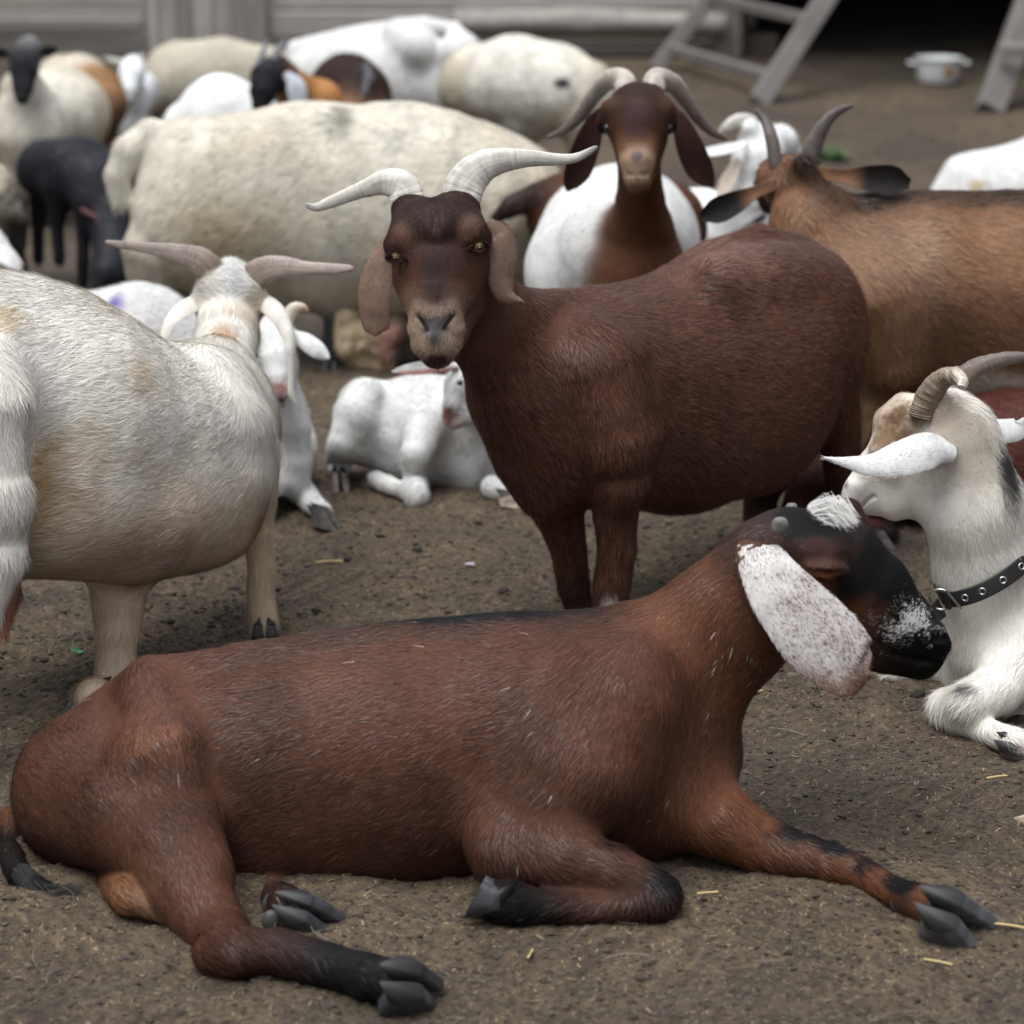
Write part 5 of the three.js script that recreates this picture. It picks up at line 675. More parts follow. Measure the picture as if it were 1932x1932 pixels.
// 5. tan goat with a black back stripe, standing behind at the right, seen from behind
const TAWNY = [0.172, 0.09, 0.05], TAWNYD = [0.11, 0.06, 0.038];
animal({
  name: 'tan_goat', label: 'tan goat with dark upright horns and black back stripe standing at the right behind', category: 'goat', G: 5.55, foot: [1700, 905], lat: [0.25, 0.97], cell: 0.007, c: TAWNY, mottle: 0.3, streak: 0.3, wobble: 0.003, wobbleScale: 14,
  chains: [
    { k: 0.05, f: 0.75, p: [[1500, 355, 0.02, 50], [1535, 430, 0, 88], [1590, 510, 0, 128, TAWNY]] },
    { k: 0.08, f: 0.85, p: [[1600, 560, 0, 150], [1720, 560, 0.02, 186], [1890, 575, 0.06, 200], [2090, 580, 0.1, 200], [2260, 560, 0.16, 170]] },
    { k: 0.03, c: BLACK, p: [[1515, 308, -0.02, 17], [1552, 366, -0.03, 18], [1600, 392, -0.02, 20], [1640, 386, -0.02, 23], [1720, 384, 0, 23], [1900, 384, 0.03, 25], [2100, 384, 0.08, 25]] },
    { k: 0.04, f: 0.85, p: [[1465, 330, 0.06, 36], [1485, 345, 0.05, 40], [1510, 330, 0.03, 34]] },
    { k: 0.03, c: TAWNYD, p: [[1455, 380, 0.22, 22], [1465, 350, 0.12, 40], [1490, 345, 0.06, 44]] },
    { k: 0.04, p: [[1640, 560, -0.1, 90], [1680, 680, -0.1, 60]] },
    { k: 0.04, c: [0.34, 0.22, 0.13], p: [[1660, 640, -0.06, 70], [1652, 720, -0.06, 36], [1650, 800, -0.06, 25], [1650, 880, -0.06, 22]] },
    { k: 0.04, c: [0.34, 0.22, 0.13], p: [[1720, 650, 0.1, 70], [1710, 740, 0.1, 34], [1708, 880, 0.1, 22]] },
    { k: 0.06, c: [0.45, 0.36, 0.27], p: [[1800, 690, 0.0, 70], [1880, 715, 0.02, 80], [1990, 740, 0.05, 110]] },
    { k: 0.05, p: [[2180, 600, 0.0, 120], [2160, 760, 0.0, 60], [2180, 900, 0.0, 26]] },
  ],
  paint: [[1880, 740, -0.1, 70, [0.6, 0.52, 0.42], 0.5, 0.4, [1.6, 0.6, 1]], [1760, 620, -0.2, 70, [0.14, 0.07, 0.04], 0.8, 0.6], [1740, 470, -0.2, 80, [0.24, 0.155, 0.1], 0.9, 0.8], [1580, 560, -0.12, 30, [0.42, 0.32, 0.26], 0.7, 0.5], [1890, 640, -0.2, 70, [0.1, 0.045, 0.025], 0.9, 0.7], [1640, 470, -0.15, 60, [0.19, 0.11, 0.064], 0.9, 0.8]],
  fur: { count: 42000, length: 0.026, width: 0.0026, lift: 0.14, wild: 0.45, vary: 0.4, tipTint: [1.2, 1.2, 1.2] },
  ears: [
    { p: [[1535, 325, 0.0, 14], [1590, 332, -0.02, 13], [1640, 336, -0.03, 24], [1685, 340, -0.03, 27], [1716, 347, -0.03, 10]], n: [0, 0.1, 1], cup: 0.5, c: [0.016, 0.013, 0.013], inner: TAWNY, speck: (k, u) => mix3(TAWNY, k, smooth(0.3, 0.5, u)) },
    { p: [[1466, 345, 0.0, 13], [1425, 362, -0.02, 12], [1385, 382, -0.03, 22], [1350, 398, -0.03, 24], [1322, 411, -0.03, 9]], n: [0, 0.1, 1], cup: 0.5, c: [0.016, 0.013, 0.013], inner: TAWNY, speck: (k, u) => mix3(TAWNY, k, smooth(0.3, 0.5, u)) },
  ],
  horns: [
    { p: [[1466, 325, 0.02, 13], [1463, 305, 0.02, 14], [1456, 262, 0.03, 13], [1444, 228, 0.05, 10], [1426, 206, 0.06, 4]], n: [0.5, 0, 1], flat: 0.8, c: [0.11, 0.09, 0.08], tip: [0.06, 0.05, 0.05] },
    { p: [[1524, 325, 0.0, 22], [1528, 300, 0.0, 21], [1540, 262, 0.0, 17], [1562, 226, 0.0, 12], [1585, 208, 0.0, 8], [1610, 199, 0.0, 4]], n: [0.2, 0, 1], flat: 0.7, c: [0.1, 0.085, 0.075], tip: [0.06, 0.05, 0.05] },
  ],
  hooves: [{ heel: [1650, 895, -0.06, 22], toe: [1638, 903, -0.12, 16] }, { heel: [1708, 895, 0.1, 22], toe: [1696, 903, 0.04, 16] }, { heel: [2180, 915, 0, 24], toe: [2168, 925, -0.06, 16] }],
});
// 6. white goat with brown head and breast, behind, looking at us
animal({
  name: 'brown_headed_goat', label: 'white goat with brown head and breast behind, drooping ears and swept back horns', category: 'goat', G: 5.75, foot: [1180, 780], lat: [1, 0.2], cell: 0.0075, head: [1203, 250, -0.18, 120], headCell: 0.0035, bare: [[1201, 295, -0.28, 20]], c: PURE, mottle: 0.08, streak: 0.1, wobble: 0.002,
  chains: [
    { k: 0.09, f: 1, p: [[1170, 470, 0.2, 118], [1160, 478, 0.35, 142], [1165, 470, 0.6, 150], [1170, 460, 0.95, 150]] },
    { k: 0.05, f: 1, p: [[1095, 515, 0.3, 105]] },
    { k: 0.05, c: RED, f: 1, n: [0, 0, 1], p: [[1207, 310, -0.08, 40], [1208, 380, 0, 46], [1207, 440, 0.06, 66], [1205, 520, 0.08, 92], [1200, 640, 0.1, 80]] },
    { k: 0.04, c: WHITE, p: [[1160, 640, 0.06, 42], [1155, 720, 0.06, 26], [1155, 780, 0.06, 22]] }, { k: 0.04, c: WHITE, p: [[1240, 640, 0.06, 42], [1240, 720, 0.06, 26], [1240, 780, 0.06, 22]] },
    { k: 0.025, f: 1, p: [[1202, 335, -0.26, 26, TAN], [1202, 305, -0.25, 33, TAN], [1202, 268, -0.22, 44, RED], [1203, 235, -0.19, 60, DARK], [1205, 215, -0.16, 60, DARK], [1207, 202, -0.12, 46, DARK], [1208, 215, -0.05, 50, DARK]] },
    { k: 0.02, c: RED, p: [[1150, 205, -0.19, 18], [1143, 235, -0.15, 18]] }, { k: 0.02, c: RED, p: [[1255, 205, -0.19, 18], [1262, 235, -0.15, 18]] },
    { k: 0.02, c: RED, p: [[1204, 345, -0.22, 24], [1206, 310, -0.17, 40], [1207, 260, -0.1, 54]] },
  ],
  cuts: [{ k: 0.006, p: [[1187, 290, -0.29, 4.5], [1193, 297, -0.29, 4]] }, { k: 0.006, p: [[1216, 290, -0.29, 4.5], [1210, 297, -0.29, 4]] }, { k: 0.006, p: [[1184, 330, -0.28, 2.4], [1202, 331, -0.295, 2.6], [1222, 329, -0.28, 2.4]] }],
  paint: [[1202, 312, -0.27, 38, [0.3, 0.2, 0.14], 0.3, 0.2], [1201, 294, -0.29, 14, [0.12, 0.1, 0.1], 0.4, 0.2], [1202, 338, -0.27, 18, [0.12, 0.075, 0.06], 0.5, 0.3], [1203, 220, -0.25, 24, [0.05, 0.024, 0.024], 0.6, 0.4, [1, 2, 1]], [1140, 242, -0.17, 15, BLACK, 0.5, 0.3], [1265, 242, -0.17, 15, BLACK, 0.5, 0.3]],
  fur: { count: 30000, length: 0.02, width: 0.0026, lift: 0.12, wild: 0.4, vary: 0.2 },
  ears: [
    { p: [[1142, 205, -0.1, 10], [1122, 232, -0.12, 20], [1104, 275, -0.13, 28], [1088, 320, -0.13, 28], [1075, 348, -0.13, 16], [1070, 360, -0.13, 4]], n: [0.4, 0.1, 0.9], cup: 0.3, c: [0.04, 0.018, 0.014], inner: RED },
    { p: [[1268, 205, -0.1, 10], [1285, 232, -0.12, 18], [1303, 275, -0.13, 27], [1322, 318, -0.13, 27], [1338, 342, -0.13, 15], [1345, 352, -0.13, 4]], n: [-0.4, 0.1, 0.9], cup: 0.3, c: [0.04, 0.018, 0.014], inner: RED },
  ],
  horns: [
    { p: [[1182, 170, -0.12, 22], [1176, 152, -0.1, 22], [1148, 152, -0.06, 19], [1118, 184, -0.02, 15], [1092, 222, 0, 12], [1060, 248, 0.01, 8], [1030, 261, 0.02, 4]], n: [0, 0, 1], flat: 0.7, c: [0.4, 0.36, 0.31], tip: [0.12, 0.095, 0.085], tipFrom: 0.5 },
    { p: [[1232, 168, -0.12, 22], [1238, 150, -0.1, 22], [1268, 158, -0.06, 19], [1295, 190, -0.02, 15], [1318, 225, 0, 11], [1345, 250, 0.01, 8], [1372, 263, 0.02, 4]], n: [0, 0, 1], flat: 0.7, c: [0.4, 0.36, 0.31], tip: [0.12, 0.095, 0.085], tipFrom: 0.5 },
  ],
  eyes: [{ p: [1146, 242, -0.205, 8], look: [-0.6, 0, 0.8], c: 'dark' }, { p: [1261, 242, -0.205, 8], look: [0.6, 0, 0.8], c: 'dark' }],
  hooves: [{ heel: [1155, 786, 0.06, 20], toe: [1152, 796, 0.0, 14] }, { heel: [1240, 786, 0.06, 20], toe: [1240, 796, 0.0, 14] }],
});
// 6b. brown goat half hidden behind it
animal({
  name: 'hidden_brown_goat', label: 'red brown goat half hidden behind the brown headed goat, tail towards the sheep', category: 'goat', G: 6.75, foot: [1120, 690], lat: [0, 1], cell: 0.01, c: RED,
  chains: [{ k: 0.07, f: 0.85, p: [[1240, 430, 0, 95], [1150, 420, 0, 105], [1090, 420, 0, 85], [1050, 410, 0, 55]] }, { k: 0.03, c: DARK, p: [[1060, 350, 0, 24, RED], [1010, 368, -0.02, 22, DARK], [965, 390, -0.03, 20, DARK], [938, 410, -0.03, 10, DARK]] }, { k: 0.04, p: [[1060, 470, 0, 50], [1060, 560, 0, 24], [1060, 680, 0, 17]] }, { k: 0.04, p: [[1210, 470, 0, 45], [1210, 560, 0, 22], [1210, 680, 0, 17]] }],
  fur: { count: 9000, length: 0.025, width: 0.003, wild: 0.4, vary: 0.4 },
});
// 7. the big sheep across the middle
const fleece = (c, x, y, z) => { if (c[0] < 0.3) return c; const b = fbm(x * 3 + 2, y * 3, z * 3, 4); let r = mix3(c, [0.5, 0.45, 0.35], smooth(-0.12, 0.4, b)); return mix3(r, [0.36, 0.345, 0.31], 0.45 * smooth(-0.05, 0.4, fbm(x * 20 + 11, y * 3.4, z * 20, 4))); };
const WOOL = [0.66, 0.62, 0.53];
const wool = (n) => ({ count: n, length: 0.028, width: 0.0035, lift: 0.1, wild: 0.3, vary: 0.12 });
animal({
  name: 'sheep', label: 'large pale woolly sheep standing across the middle, its rump to the left', category: 'sheep', G: 7.0, foot: [600, 690], lat: [0.1, 1], cell: 0.011, c: WOOL, mottle: 0.1, streak: 0.12, woolly: true, wobble: 0.0022, wobbleScale: 12, wear: fleece,
  chains: [
    { k: 0.1, f: 0.9, p: [[930, 410, 0, 150], [870, 410, 0, 185], [760, 398, 0, 198], [580, 392, 0, 194], [445, 398, 0, 178], [398, 405, 0, 140]] },
    { k: 0.06, p: [[1040, 470, 0, 70], [960, 420, 0, 130]] }, { k: 0.05, p: [[1090, 560, 0.02, 40, [0.4, 0.36, 0.3]], [1050, 490, 0.01, 55]] },
    { k: 0.05, p: [[355, 305, 0, 84], [318, 400, 0, 62], [300, 500, 0, 50]] },
    { k: 0.015, p: [[285, 262, 0, 38], [244, 284, -0.02, 30], [222, 330, -0.03, 25], [226, 378, -0.03, 20]] },
    { k: 0.04, c: [0.4, 0.36, 0.29], p: [[290, 480, -0.02, 60], [275, 570, -0.02, 28], [300, 680, -0.02, 17, BLACK]] }, { k: 0.04, c: [0.4, 0.36, 0.29], p: [[350, 520, 0.12, 55], [345, 590, 0.12, 26], [360, 670, 0.12, 17]] },
    { k: 0.04, c: [0.05, 0.05, 0.055], p: [[640, 540, -0.1, 40, [0.3, 0.27, 0.22]], [628, 600, -0.1, 18], [625, 670, -0.1, 16]] }, { k: 0.04, c: [0.05, 0.05, 0.055], p: [[900, 540, 0.1, 40], [900, 600, 0.1, 18], [900, 670, 0.1, 16]] },
  ],
  paint: [[420, 470, -0.2, 100, [0.36, 0.3, 0.2], 0.9, 0.8], [650, 235, -0.1, 26, [0.2, 0.19, 0.16], 0.7, 0.6, [1, 2, 2]], [520, 330, -0.2, 70, [0.47, 0.44, 0.37], 0.9, 0.8, [2, 0.6, 1]]],
  fur: wool(42000),
  hooves: [{ heel: [300, 684, -0.02, 17], toe: [294, 692, -0.08, 12] }, { heel: [625, 680, -0.1, 17], toe: [620, 688, -0.15, 12] }, { heel: [900, 680, 0.1, 17], toe: [900, 686, 0.05, 12] }],
});
// 8. white goat lying in the middle distance
animal({
  name: 'resting_goat', label: 'white goat lying under the chin of the standing brown goat, muzzle turned left', category: 'goat', G: 5.75, foot: [800, 945], lat: [0.1, 1], cell: 0.0065, c: PURE, mottle: 0.06, streak: 0.08, wobble: 0.002,
  chains: [
    { k: 0.08, f: 0.9, p: [[945, 820, 0.08, 96], [880, 820, 0.05, 110], [790, 815, 0.02, 108], [715, 800, 0.02, 84], [690, 765, 0.02, 52]] },
    { k: 0.04, p: [[690, 742, -0.04, 30], [668, 782, -0.07, 40], [645, 832, -0.1, 25], [632, 870, null, 20], [640, 890, null, 19]] },
    { k: 0.04, p: [[900, 880, 0.0, 70], [960, 905, 0.0, 48]] },
    { k: 0.03, p: [[805, 800, -0.08, 44], [786, 855, -0.15, 27], [783, 905, null, 22], [788, 930, null, 23]] },
    { k: 0.015, p: [[788, 934, null, 20], [750, 921, null, 15], [712, 906, null, 17]] },
    { k: 0.02, p: [[930, 920, null, 24], [965, 928, null, 22]] },
    { k: 0.04, p: [[895, 705, -0.14, 36], [912, 760, -0.05, 52], [905, 810, 0.02, 80]] },
    { k: 0.02, f: 0.75, p: [[848, 785, -0.2, 16, [0.5, 0.36, 0.32]], [858, 764, -0.2, 24], [872, 728, -0.19, 34], [892, 700, -0.16, 36]] },
    { k: 0.02, p: [[856, 798, -0.2, 12, [0.42, 0.3, 0.28]], [885, 780, -0.19, 22], [905, 745, -0.15, 34]] },
  ],
  cuts: [{ k: 0.006, p: [[842, 780, -0.24, 4]] }, { k: 0.006, p: [[840, 796, -0.22, 2], [872, 790, -0.25, 2.2]] }],
  paint: [[845, 785, -0.22, 13, [0.16, 0.07, 0.065], 0.4, 0.3, [1, 1.3, 2]], [690, 925, -0.15, 26, [0.4, 0.28, 0.15], 0.5, 0.4], [640, 900, -0.2, 22, [0.5, 0.4, 0.26], 0.5, 0.4]],
  fur: { count: 30000, length: 0.018, width: 0.0026, lift: 0.12, wild: 0.4, vary: 0.12 },
  ears: [{ p: [[862, 692, -0.2, 7], [830, 692, -0.22, 11], [790, 695, -0.23, 12], [758, 699, -0.23, 8], [740, 702, -0.23, 2]], n: [0, 0.2, 1], cup: 0.3, c: [0.45, 0.25, 0.22], inner: PURE, speck: (k, u, a) => mix3(PURE, [0.3, 0.15, 0.14], smooth(-0.2, 0.5, -Math.cos(a)) * (Math.sin(a) > -0.3 ? 1 : 0)) }],
  eyes: [{ p: [868, 722, -0.25, 6], look: [-0.6, 0.2, 0.7], c: 'dark' }],
  hooves: [{ heel: [640, 896, null, 20], toe: [645, 914, null, 12], c: [0.12, 0.1, 0.085] }, { heel: [708, 904, null, 17], toe: [682, 898, null, 10], c: [0.1, 0.085, 0.08] }, { heel: [955, 936, null, 20], toe: [985, 940, null, 14], c: [0.3, 0.25, 0.2] }],
});
// 9. white kid lying behind the big white goat, facing us
animal({
  name: 'white_kid', label: 'white young goat lying beside the big white goat, pink nose, one foreleg stretched out', category: 'goat', G: 5.5, foot: [560, 990], lat: [0.9, 0.3], cell: 0.006, c: PURE, mottle: 0.06, streak: 0.08, wobble: 0.002,
  chains: [
    { k: 0.06, f: 1, p: [[530, 790, 0.0, 46], [525, 850, 0.04, 58], [500, 850, 0.2, 95], [440, 840, 0.45, 105]] },
    { k: 0.05, f: 1, p: [[520, 690, 0.0, 38], [524, 760, 0.0, 44]] },
    { k: 0.03, p: [[553, 810, -0.02, 30], [555, 870, -0.02, 34], [550, 900, -0.02, 36]] },
    { k: 0.025, p: [[545, 900, null, 30], [570, 930, null, 26], [590, 950, null, 22], [608, 965, null, 20]] },
    { k: 0.03, p: [[500, 900, -0.02, 34], [490, 960, null, 22]] },
    { k: 0.02, p: [[525, 742, -0.14, 19, [0.6, 0.5, 0.48]], [525, 715, -0.12, 24], [523, 680, -0.09, 31], [520, 645, -0.05, 37], [518, 625, 0, 34]] },
    { k: 0.02, p: [[525, 756, -0.11, 15], [524, 720, -0.06, 29], [522, 680, 0, 37]] },
  ],
  cuts: [{ k: 0.005, p: [[517, 733, -0.165, 3]] }, { k: 0.005, p: [[533, 733, -0.165, 3]] }, { k: 0.005, p: [[514, 751, -0.15, 2.2], [536, 751, -0.15, 2.2]] }],
  paint: [[525, 735, -0.16, 14, [0.3, 0.15, 0.14], 0.4, 0.2, [1, 0.8, 2]], [525, 752, -0.15, 12, [0.36, 0.24, 0.26], 0.5, 0.3, [1, 0.8, 2]], [575, 920, -0.1, 14, [0.6, 0.48, 0.34], 0.6, 0.5]],
  fur: { count: 16000, length: 0.018, width: 0.0026, wild: 0.4, vary: 0.12 },
  ears: [{ p: [[550, 628, 0, 9], [575, 642, -0.02, 17], [600, 660, -0.03, 17], [615, 672, -0.03, 10], [621, 677, -0.03, 3]], n: [0.1, 0.5, 0.85], cup: -0.3, c: PURE, inner: [0.3, 0.16, 0.14] }, { p: [[478, 640, 0, 9], [455, 660, -0.02, 16], [440, 690, -0.03, 14], [434, 705, -0.03, 4]], n: [-0.1, 0.5, 0.85], cup: -0.3, c: PURE, inner: [0.4, 0.25, 0.22] }],
  horns: [{ p: [[538, 622, 0.0, 13], [543, 598, 0, 13], [556, 581, 0, 11], [572, 580, 0, 7], [582, 588, 0, 3]], c: [0.62, 0.55, 0.46], tip: [0.5, 0.28, 0.18] }, { p: [[486, 622, 0.02, 13], [482, 598, 0.02, 13], [470, 583, 0.02, 11], [456, 582, 0.02, 6]], c: [0.62, 0.55, 0.46], tip: [0.5, 0.28, 0.18] }],
  eyes: [{ p: [545, 668, -0.045, 6], look: [0.7, 0, 0.7], c: 'dark' }, { p: [482, 670, -0.045, 6], look: [-0.7, 0, 0.7], c: 'dark' }],
  hooves: [{ heel: [606, 968, null, 24], toe: [640, 978, null, 18], c: [0.06, 0.055, 0.05], h: 1.3 }, { heel: [490, 968, null, 20], toe: [494, 984, null, 14], c: [0.08, 0.07, 0.06] }],
});
// 10. white goat with a purple mark, lying behind
animal({
  name: 'marked_goat', label: 'white goat with a purple marking on its back, lying behind the big white goat', category: 'goat', G: 6.3, foot: [260, 800], lat: [0.1, 1], cell: 0.009, c: PURE, mottle: 0.08,
  chains: [{ k: 0.08, f: 0.9, p: [[360, 700, 0, 95], [270, 665, 0, 126], [170, 680, 0, 115], [90, 700, 0, 80]] }, { k: 0.03, p: [[345, 650, 0, 40], [260, 565, 0, 26], [150, 580, 0, 26]] }],
  paint: [[224, 580, -0.06, 16, [0.07, 0.03, 0.3], 0.4, 0.5, [1, 1.2, 9]], [290, 600, -0.1, 50, [0.55, 0.53, 0.52], 0.8, 0.6]],
  fur: { count: 12000, length: 0.02, width: 0.003, wild: 0.4, vary: 0.12 },
});
// 11. black-faced sheep at the far left
animal({
  name: 'black_faced_sheep', label: 'pale sheep with a black face at the far left looking at the camera', category: 'sheep', G: 9.2, foot: [60, 460], lat: [0.9, 0.4], cell: 0.012, c: WOOL, woolly: true, wobble: 0.0022, wobbleScale: 12, wear: fleece,
  chains: [
    { k: 0.08, f: 1, p: [[60, 230, 0, 62], [90, 225, 0.2, 88], [115, 215, 0.5, 86], [130, 215, 0.8, 78]] }, { k: 0.06, f: 1, p: [[45, 170, -0.02, 42], [55, 250, -0.02, 60], [62, 320, 0.02, 54]] },
    { k: 0.03, c: [0.09, 0.085, 0.09], p: [[48, 200, -0.06, 30], [56, 300, -0.08, 24]] },
    { k: 0.02, c: [0.02, 0.02, 0.023], p: [[42, 186, -0.24, 13], [43, 165, -0.22, 19], [45, 130, -0.18, 27], [47, 105, -0.12, 30]] }, { k: 0.02, c: [0.25, 0.25, 0.25], p: [[50, 88, -0.12, 16], [56, 88, -0.06, 20]] },
    { k: 0.03, c: [0.04, 0.038, 0.04], p: [[40, 320, 0, 28], [38, 390, 0, 12], [38, 450, 0, 11]] }, { k: 0.03, c: [0.04, 0.038, 0.04], p: [[85, 320, 0, 28], [86, 390, 0, 12], [86, 450, 0, 11]] },
  ],
  fur: wool(9000),
  ears: [{ p: [[74, 100, -0.1, 7], [90, 96, -0.1, 11], [108, 92, -0.1, 5]], n: [0, -0.3, 1], c: [0.02, 0.02, 0.022] }, { p: [[16, 102, -0.1, 7], [0, 99, -0.1, 11], [-18, 96, -0.1, 5]], n: [0, -0.3, 1], c: [0.02, 0.02, 0.022] }],
  eyes: [{ p: [20, 128, -0.2, 5], look: [-0.5, 0, 0.8], c: 'dark' }, { p: [69, 128, -0.2, 5], look: [0.5, 0, 0.8], c: 'dark' }],
});
// 12. black goat with lowered head
animal({
  name: 'black_goat', label: 'black goat with a red collar lowering its head below the black faced sheep', category: 'goat', G: 8.0, foot: [120, 560], lat: [0.3, 1], cell: 0.009, c: [0.016, 0.016, 0.021], mottle: 0.3,
  chains: [
    { k: 0.06, f: 0.85, p: [[195, 355, -0.05, 58], [150, 325, 0.02, 66], [90, 320, 0.1, 56], [70, 325, 0.15, 40]] },
    { k: 0.04, p: [[205, 520, -0.3, 34], [212, 470, -0.22, 36], [208, 410, -0.12, 44], [190, 360, -0.06, 50]] },
    { k: 0.025, p: [[185, 545, -0.36, 16], [200, 520, -0.34, 26], [216, 490, -0.26, 32]] },
    { k: 0.03, p: [[110, 350, 0.0, 30], [108, 430, 0.0, 12], [112, 490, 0.0, 10]] }, { k: 0.03, p: [[78, 350, 0.2, 26], [72, 430, 0.2, 11], [72, 490, 0.2, 10]] },
    { k: 0.03, p: [[170, 380, -0.1, 30], [158, 450, -0.1, 12], [156, 530, -0.1, 11]] }, { k: 0.03, p: [[205, 380, 0.08, 28], [200, 460, 0.08, 12], [198, 530, 0.08, 11]] },
  ],
  fur: { count: 9000, length: 0.025, width: 0.003, wild: 0.4, vary: 0.4 },
  extra: ({ root, base, place }) => { const a = place([200, 408, -0.12, 46]), g = new THREE.TorusGeometry(a.r, 0.011, 10, 40); g.rotateX(Math.PI / 2); g.rotateZ(-0.35); const c = mesh('collar', g, new THREE.MeshStandardMaterial({ color: new THREE.Color().setRGB(0.05, 0.012, 0.014), roughness: 0.7 }), root); c.position.copy(a.p.sub(base)); c.userData.label = 'dark red collar'; },
});
// 13. pale sheep head at the left edge and a white muzzle below it
animal({
  name: 'grazing_sheep', label: 'beige sheep cut off by the left edge beside the black goat', category: 'sheep', G: 8.1, foot: [0, 545], lat: [0.3, 1], cell: 0.011, c: [0.42, 0.38, 0.3], woolly: true, wobble: 0.008, wobbleScale: 22,
  chains: [{ k: 0.06, p: [[10, 380, 0, 32], [-40, 370, 0, 70], [-130, 370, 0, 85], [-220, 375, 0, 75]] }, { k: 0.03, c: [0.12, 0.1, 0.1], p: [[38, 412, -0.04, 13], [20, 390, -0.02, 28]] }, { k: 0.03, c: [0.05, 0.045, 0.045], p: [[30, 420, 0.05, 20], [40, 480, 0.05, 10], [45, 520, 0.05, 9]] }, { k: 0.03, c: [0.05, 0.045, 0.045], p: [[0, 430, 0, 28], [2, 490, 0, 12], [2, 540, 0, 11]] }, { k: 0.03, c: [0.05, 0.045, 0.045], p: [[-200, 430, 0, 28], [-200, 490, 0, 12], [-200, 540, 0, 11]] }],
  fur: wool(4000),
});
animal({
  name: 'edge_goat', label: 'white goat showing only muzzle and ear at the left edge', category: 'goat', G: 6.8, foot: [-40, 705], lat: [0.2, 1], cell: 0.009, c: PURE,
  chains: [{ k: 0.03, f: 0.8, p: [[30, 502, -0.02, 15, [0.5, 0.33, 0.27]], [12, 490, 0, 22], [-20, 465, 0.02, 34], [-50, 470, 0.04, 40]] }, { k: 0.05, p: [[-55, 490, 0.04, 45], [-90, 570, 0.08, 70], [-180, 600, 0.1, 105], [-290, 610, 0.1, 95]] }],
  ears: [{ p: [[-30, 460, -0.06, 8], [0, 478, -0.08, 15], [25, 496, -0.09, 14], [38, 510, -0.09, 4]], n: [0.1, 0.6, 0.8], c: PURE }],
  fur: { count: 5000, length: 0.02, width: 0.003, wild: 0.4, vary: 0.12 },
});
// 14. goats and sheep at the back
animal({
  name: 'brown_rumped_goat', label: 'cream goat with a brown rump behind the black faced sheep', category: 'goat', G: 10.4, foot: [160, 350], lat: [0.7, 0.7], cell: 0.013, c: [0.6, 0.55, 0.46],
  chains: [{ k: 0.06, f: 0.9, p: [[120, 170, 0.3, 66], [150, 170, 0.1, 66], [185, 180, -0.05, 52, [0.3, 0.17, 0.08]], [200, 195, -0.1, 40, [0.25, 0.13, 0.06]]] }, { k: 0.03, c: [0.1, 0.06, 0.04], p: [[205, 200, -0.1, 34], [205, 260, -0.1, 15], [205, 340, -0.1, 11]] }, { k: 0.03, c: [0.1, 0.06, 0.04], p: [[180, 220, -0.05, 26], [180, 340, -0.05, 10]] }],
  fur: { count: 5000, length: 0.03, width: 0.004, wild: 0.4, vary: 0.2 },
});
animal({
  name: 'small_white_goat', label: 'small white goat with pale horns between two sheep at the back left', category: 'goat', G: 10.9, foot: [245, 320], lat: [0.9, 0.3], cell: 0.012, c: [0.72, 0.74, 0.76],
  chains: [{ k: 0.04, f: 0.9, p: [[255, 180, 0.1, 34], [262, 175, 0.4, 44]] }, { k: 0.03, p: [[243, 190, -0.12, 10, GREY], [244, 170, -0.1, 16], [248, 140, -0.05, 24], [252, 128, 0, 24]] }, { k: 0.03, p: [[248, 150, 0, 22], [250, 200, 0.05, 30], [248, 240, 0.05, 26]] }, { k: 0.03, p: [[240, 240, 0.05, 18], [240, 315, 0.05, 10]] }, { k: 0.03, p: [[262, 240, 0.05, 18], [262, 315, 0.05, 10]] }],
  horns: [{ p: [[240, 122, -0.02, 8], [225, 118, 0, 7], [205, 112, 0.02, 5], [188, 106, 0.03, 2]], c: [0.5, 0.48, 0.45], nu: 40, rings: 10 }, { p: [[258, 116, -0.02, 8], [268, 108, 0.0, 6], [280, 112, 0.02, 3]], c: [0.5, 0.48, 0.45], nu: 40, rings: 10 }],
  ears: [{ p: [[232, 140, -0.02, 5], [222, 165, -0.03, 9], [220, 185, -0.03, 4]], n: [0, 0.2, 1], c: [0.5, 0.5, 0.52] }],
});
animal({
  name: 'beige_sheep', label: 'beige woolly sheep at the back left in front of the boarded door', category: 'sheep', G: 11.6, foot: [400, 285], lat: [0.1, 1], cell: 0.014, c: [0.46, 0.42, 0.34], woolly: true, wobble: 0.0022, wobbleScale: 12, mottle: 0.15,
  chains: [{ k: 0.09, f: 0.9, p: [[500, 150, 0, 64], [420, 152, 0, 78], [340, 155, 0, 76], [300, 162, 0, 52]] }, { k: 0.03, c: [0.2, 0.18, 0.15], p: [[310, 200, 0, 26], [310, 280, 0, 10]] }, { k: 0.03, c: [0.2, 0.18, 0.15], p: [[480, 200, 0, 26], [480, 280, 0, 10]] }],
  fur: wool(9000),
});
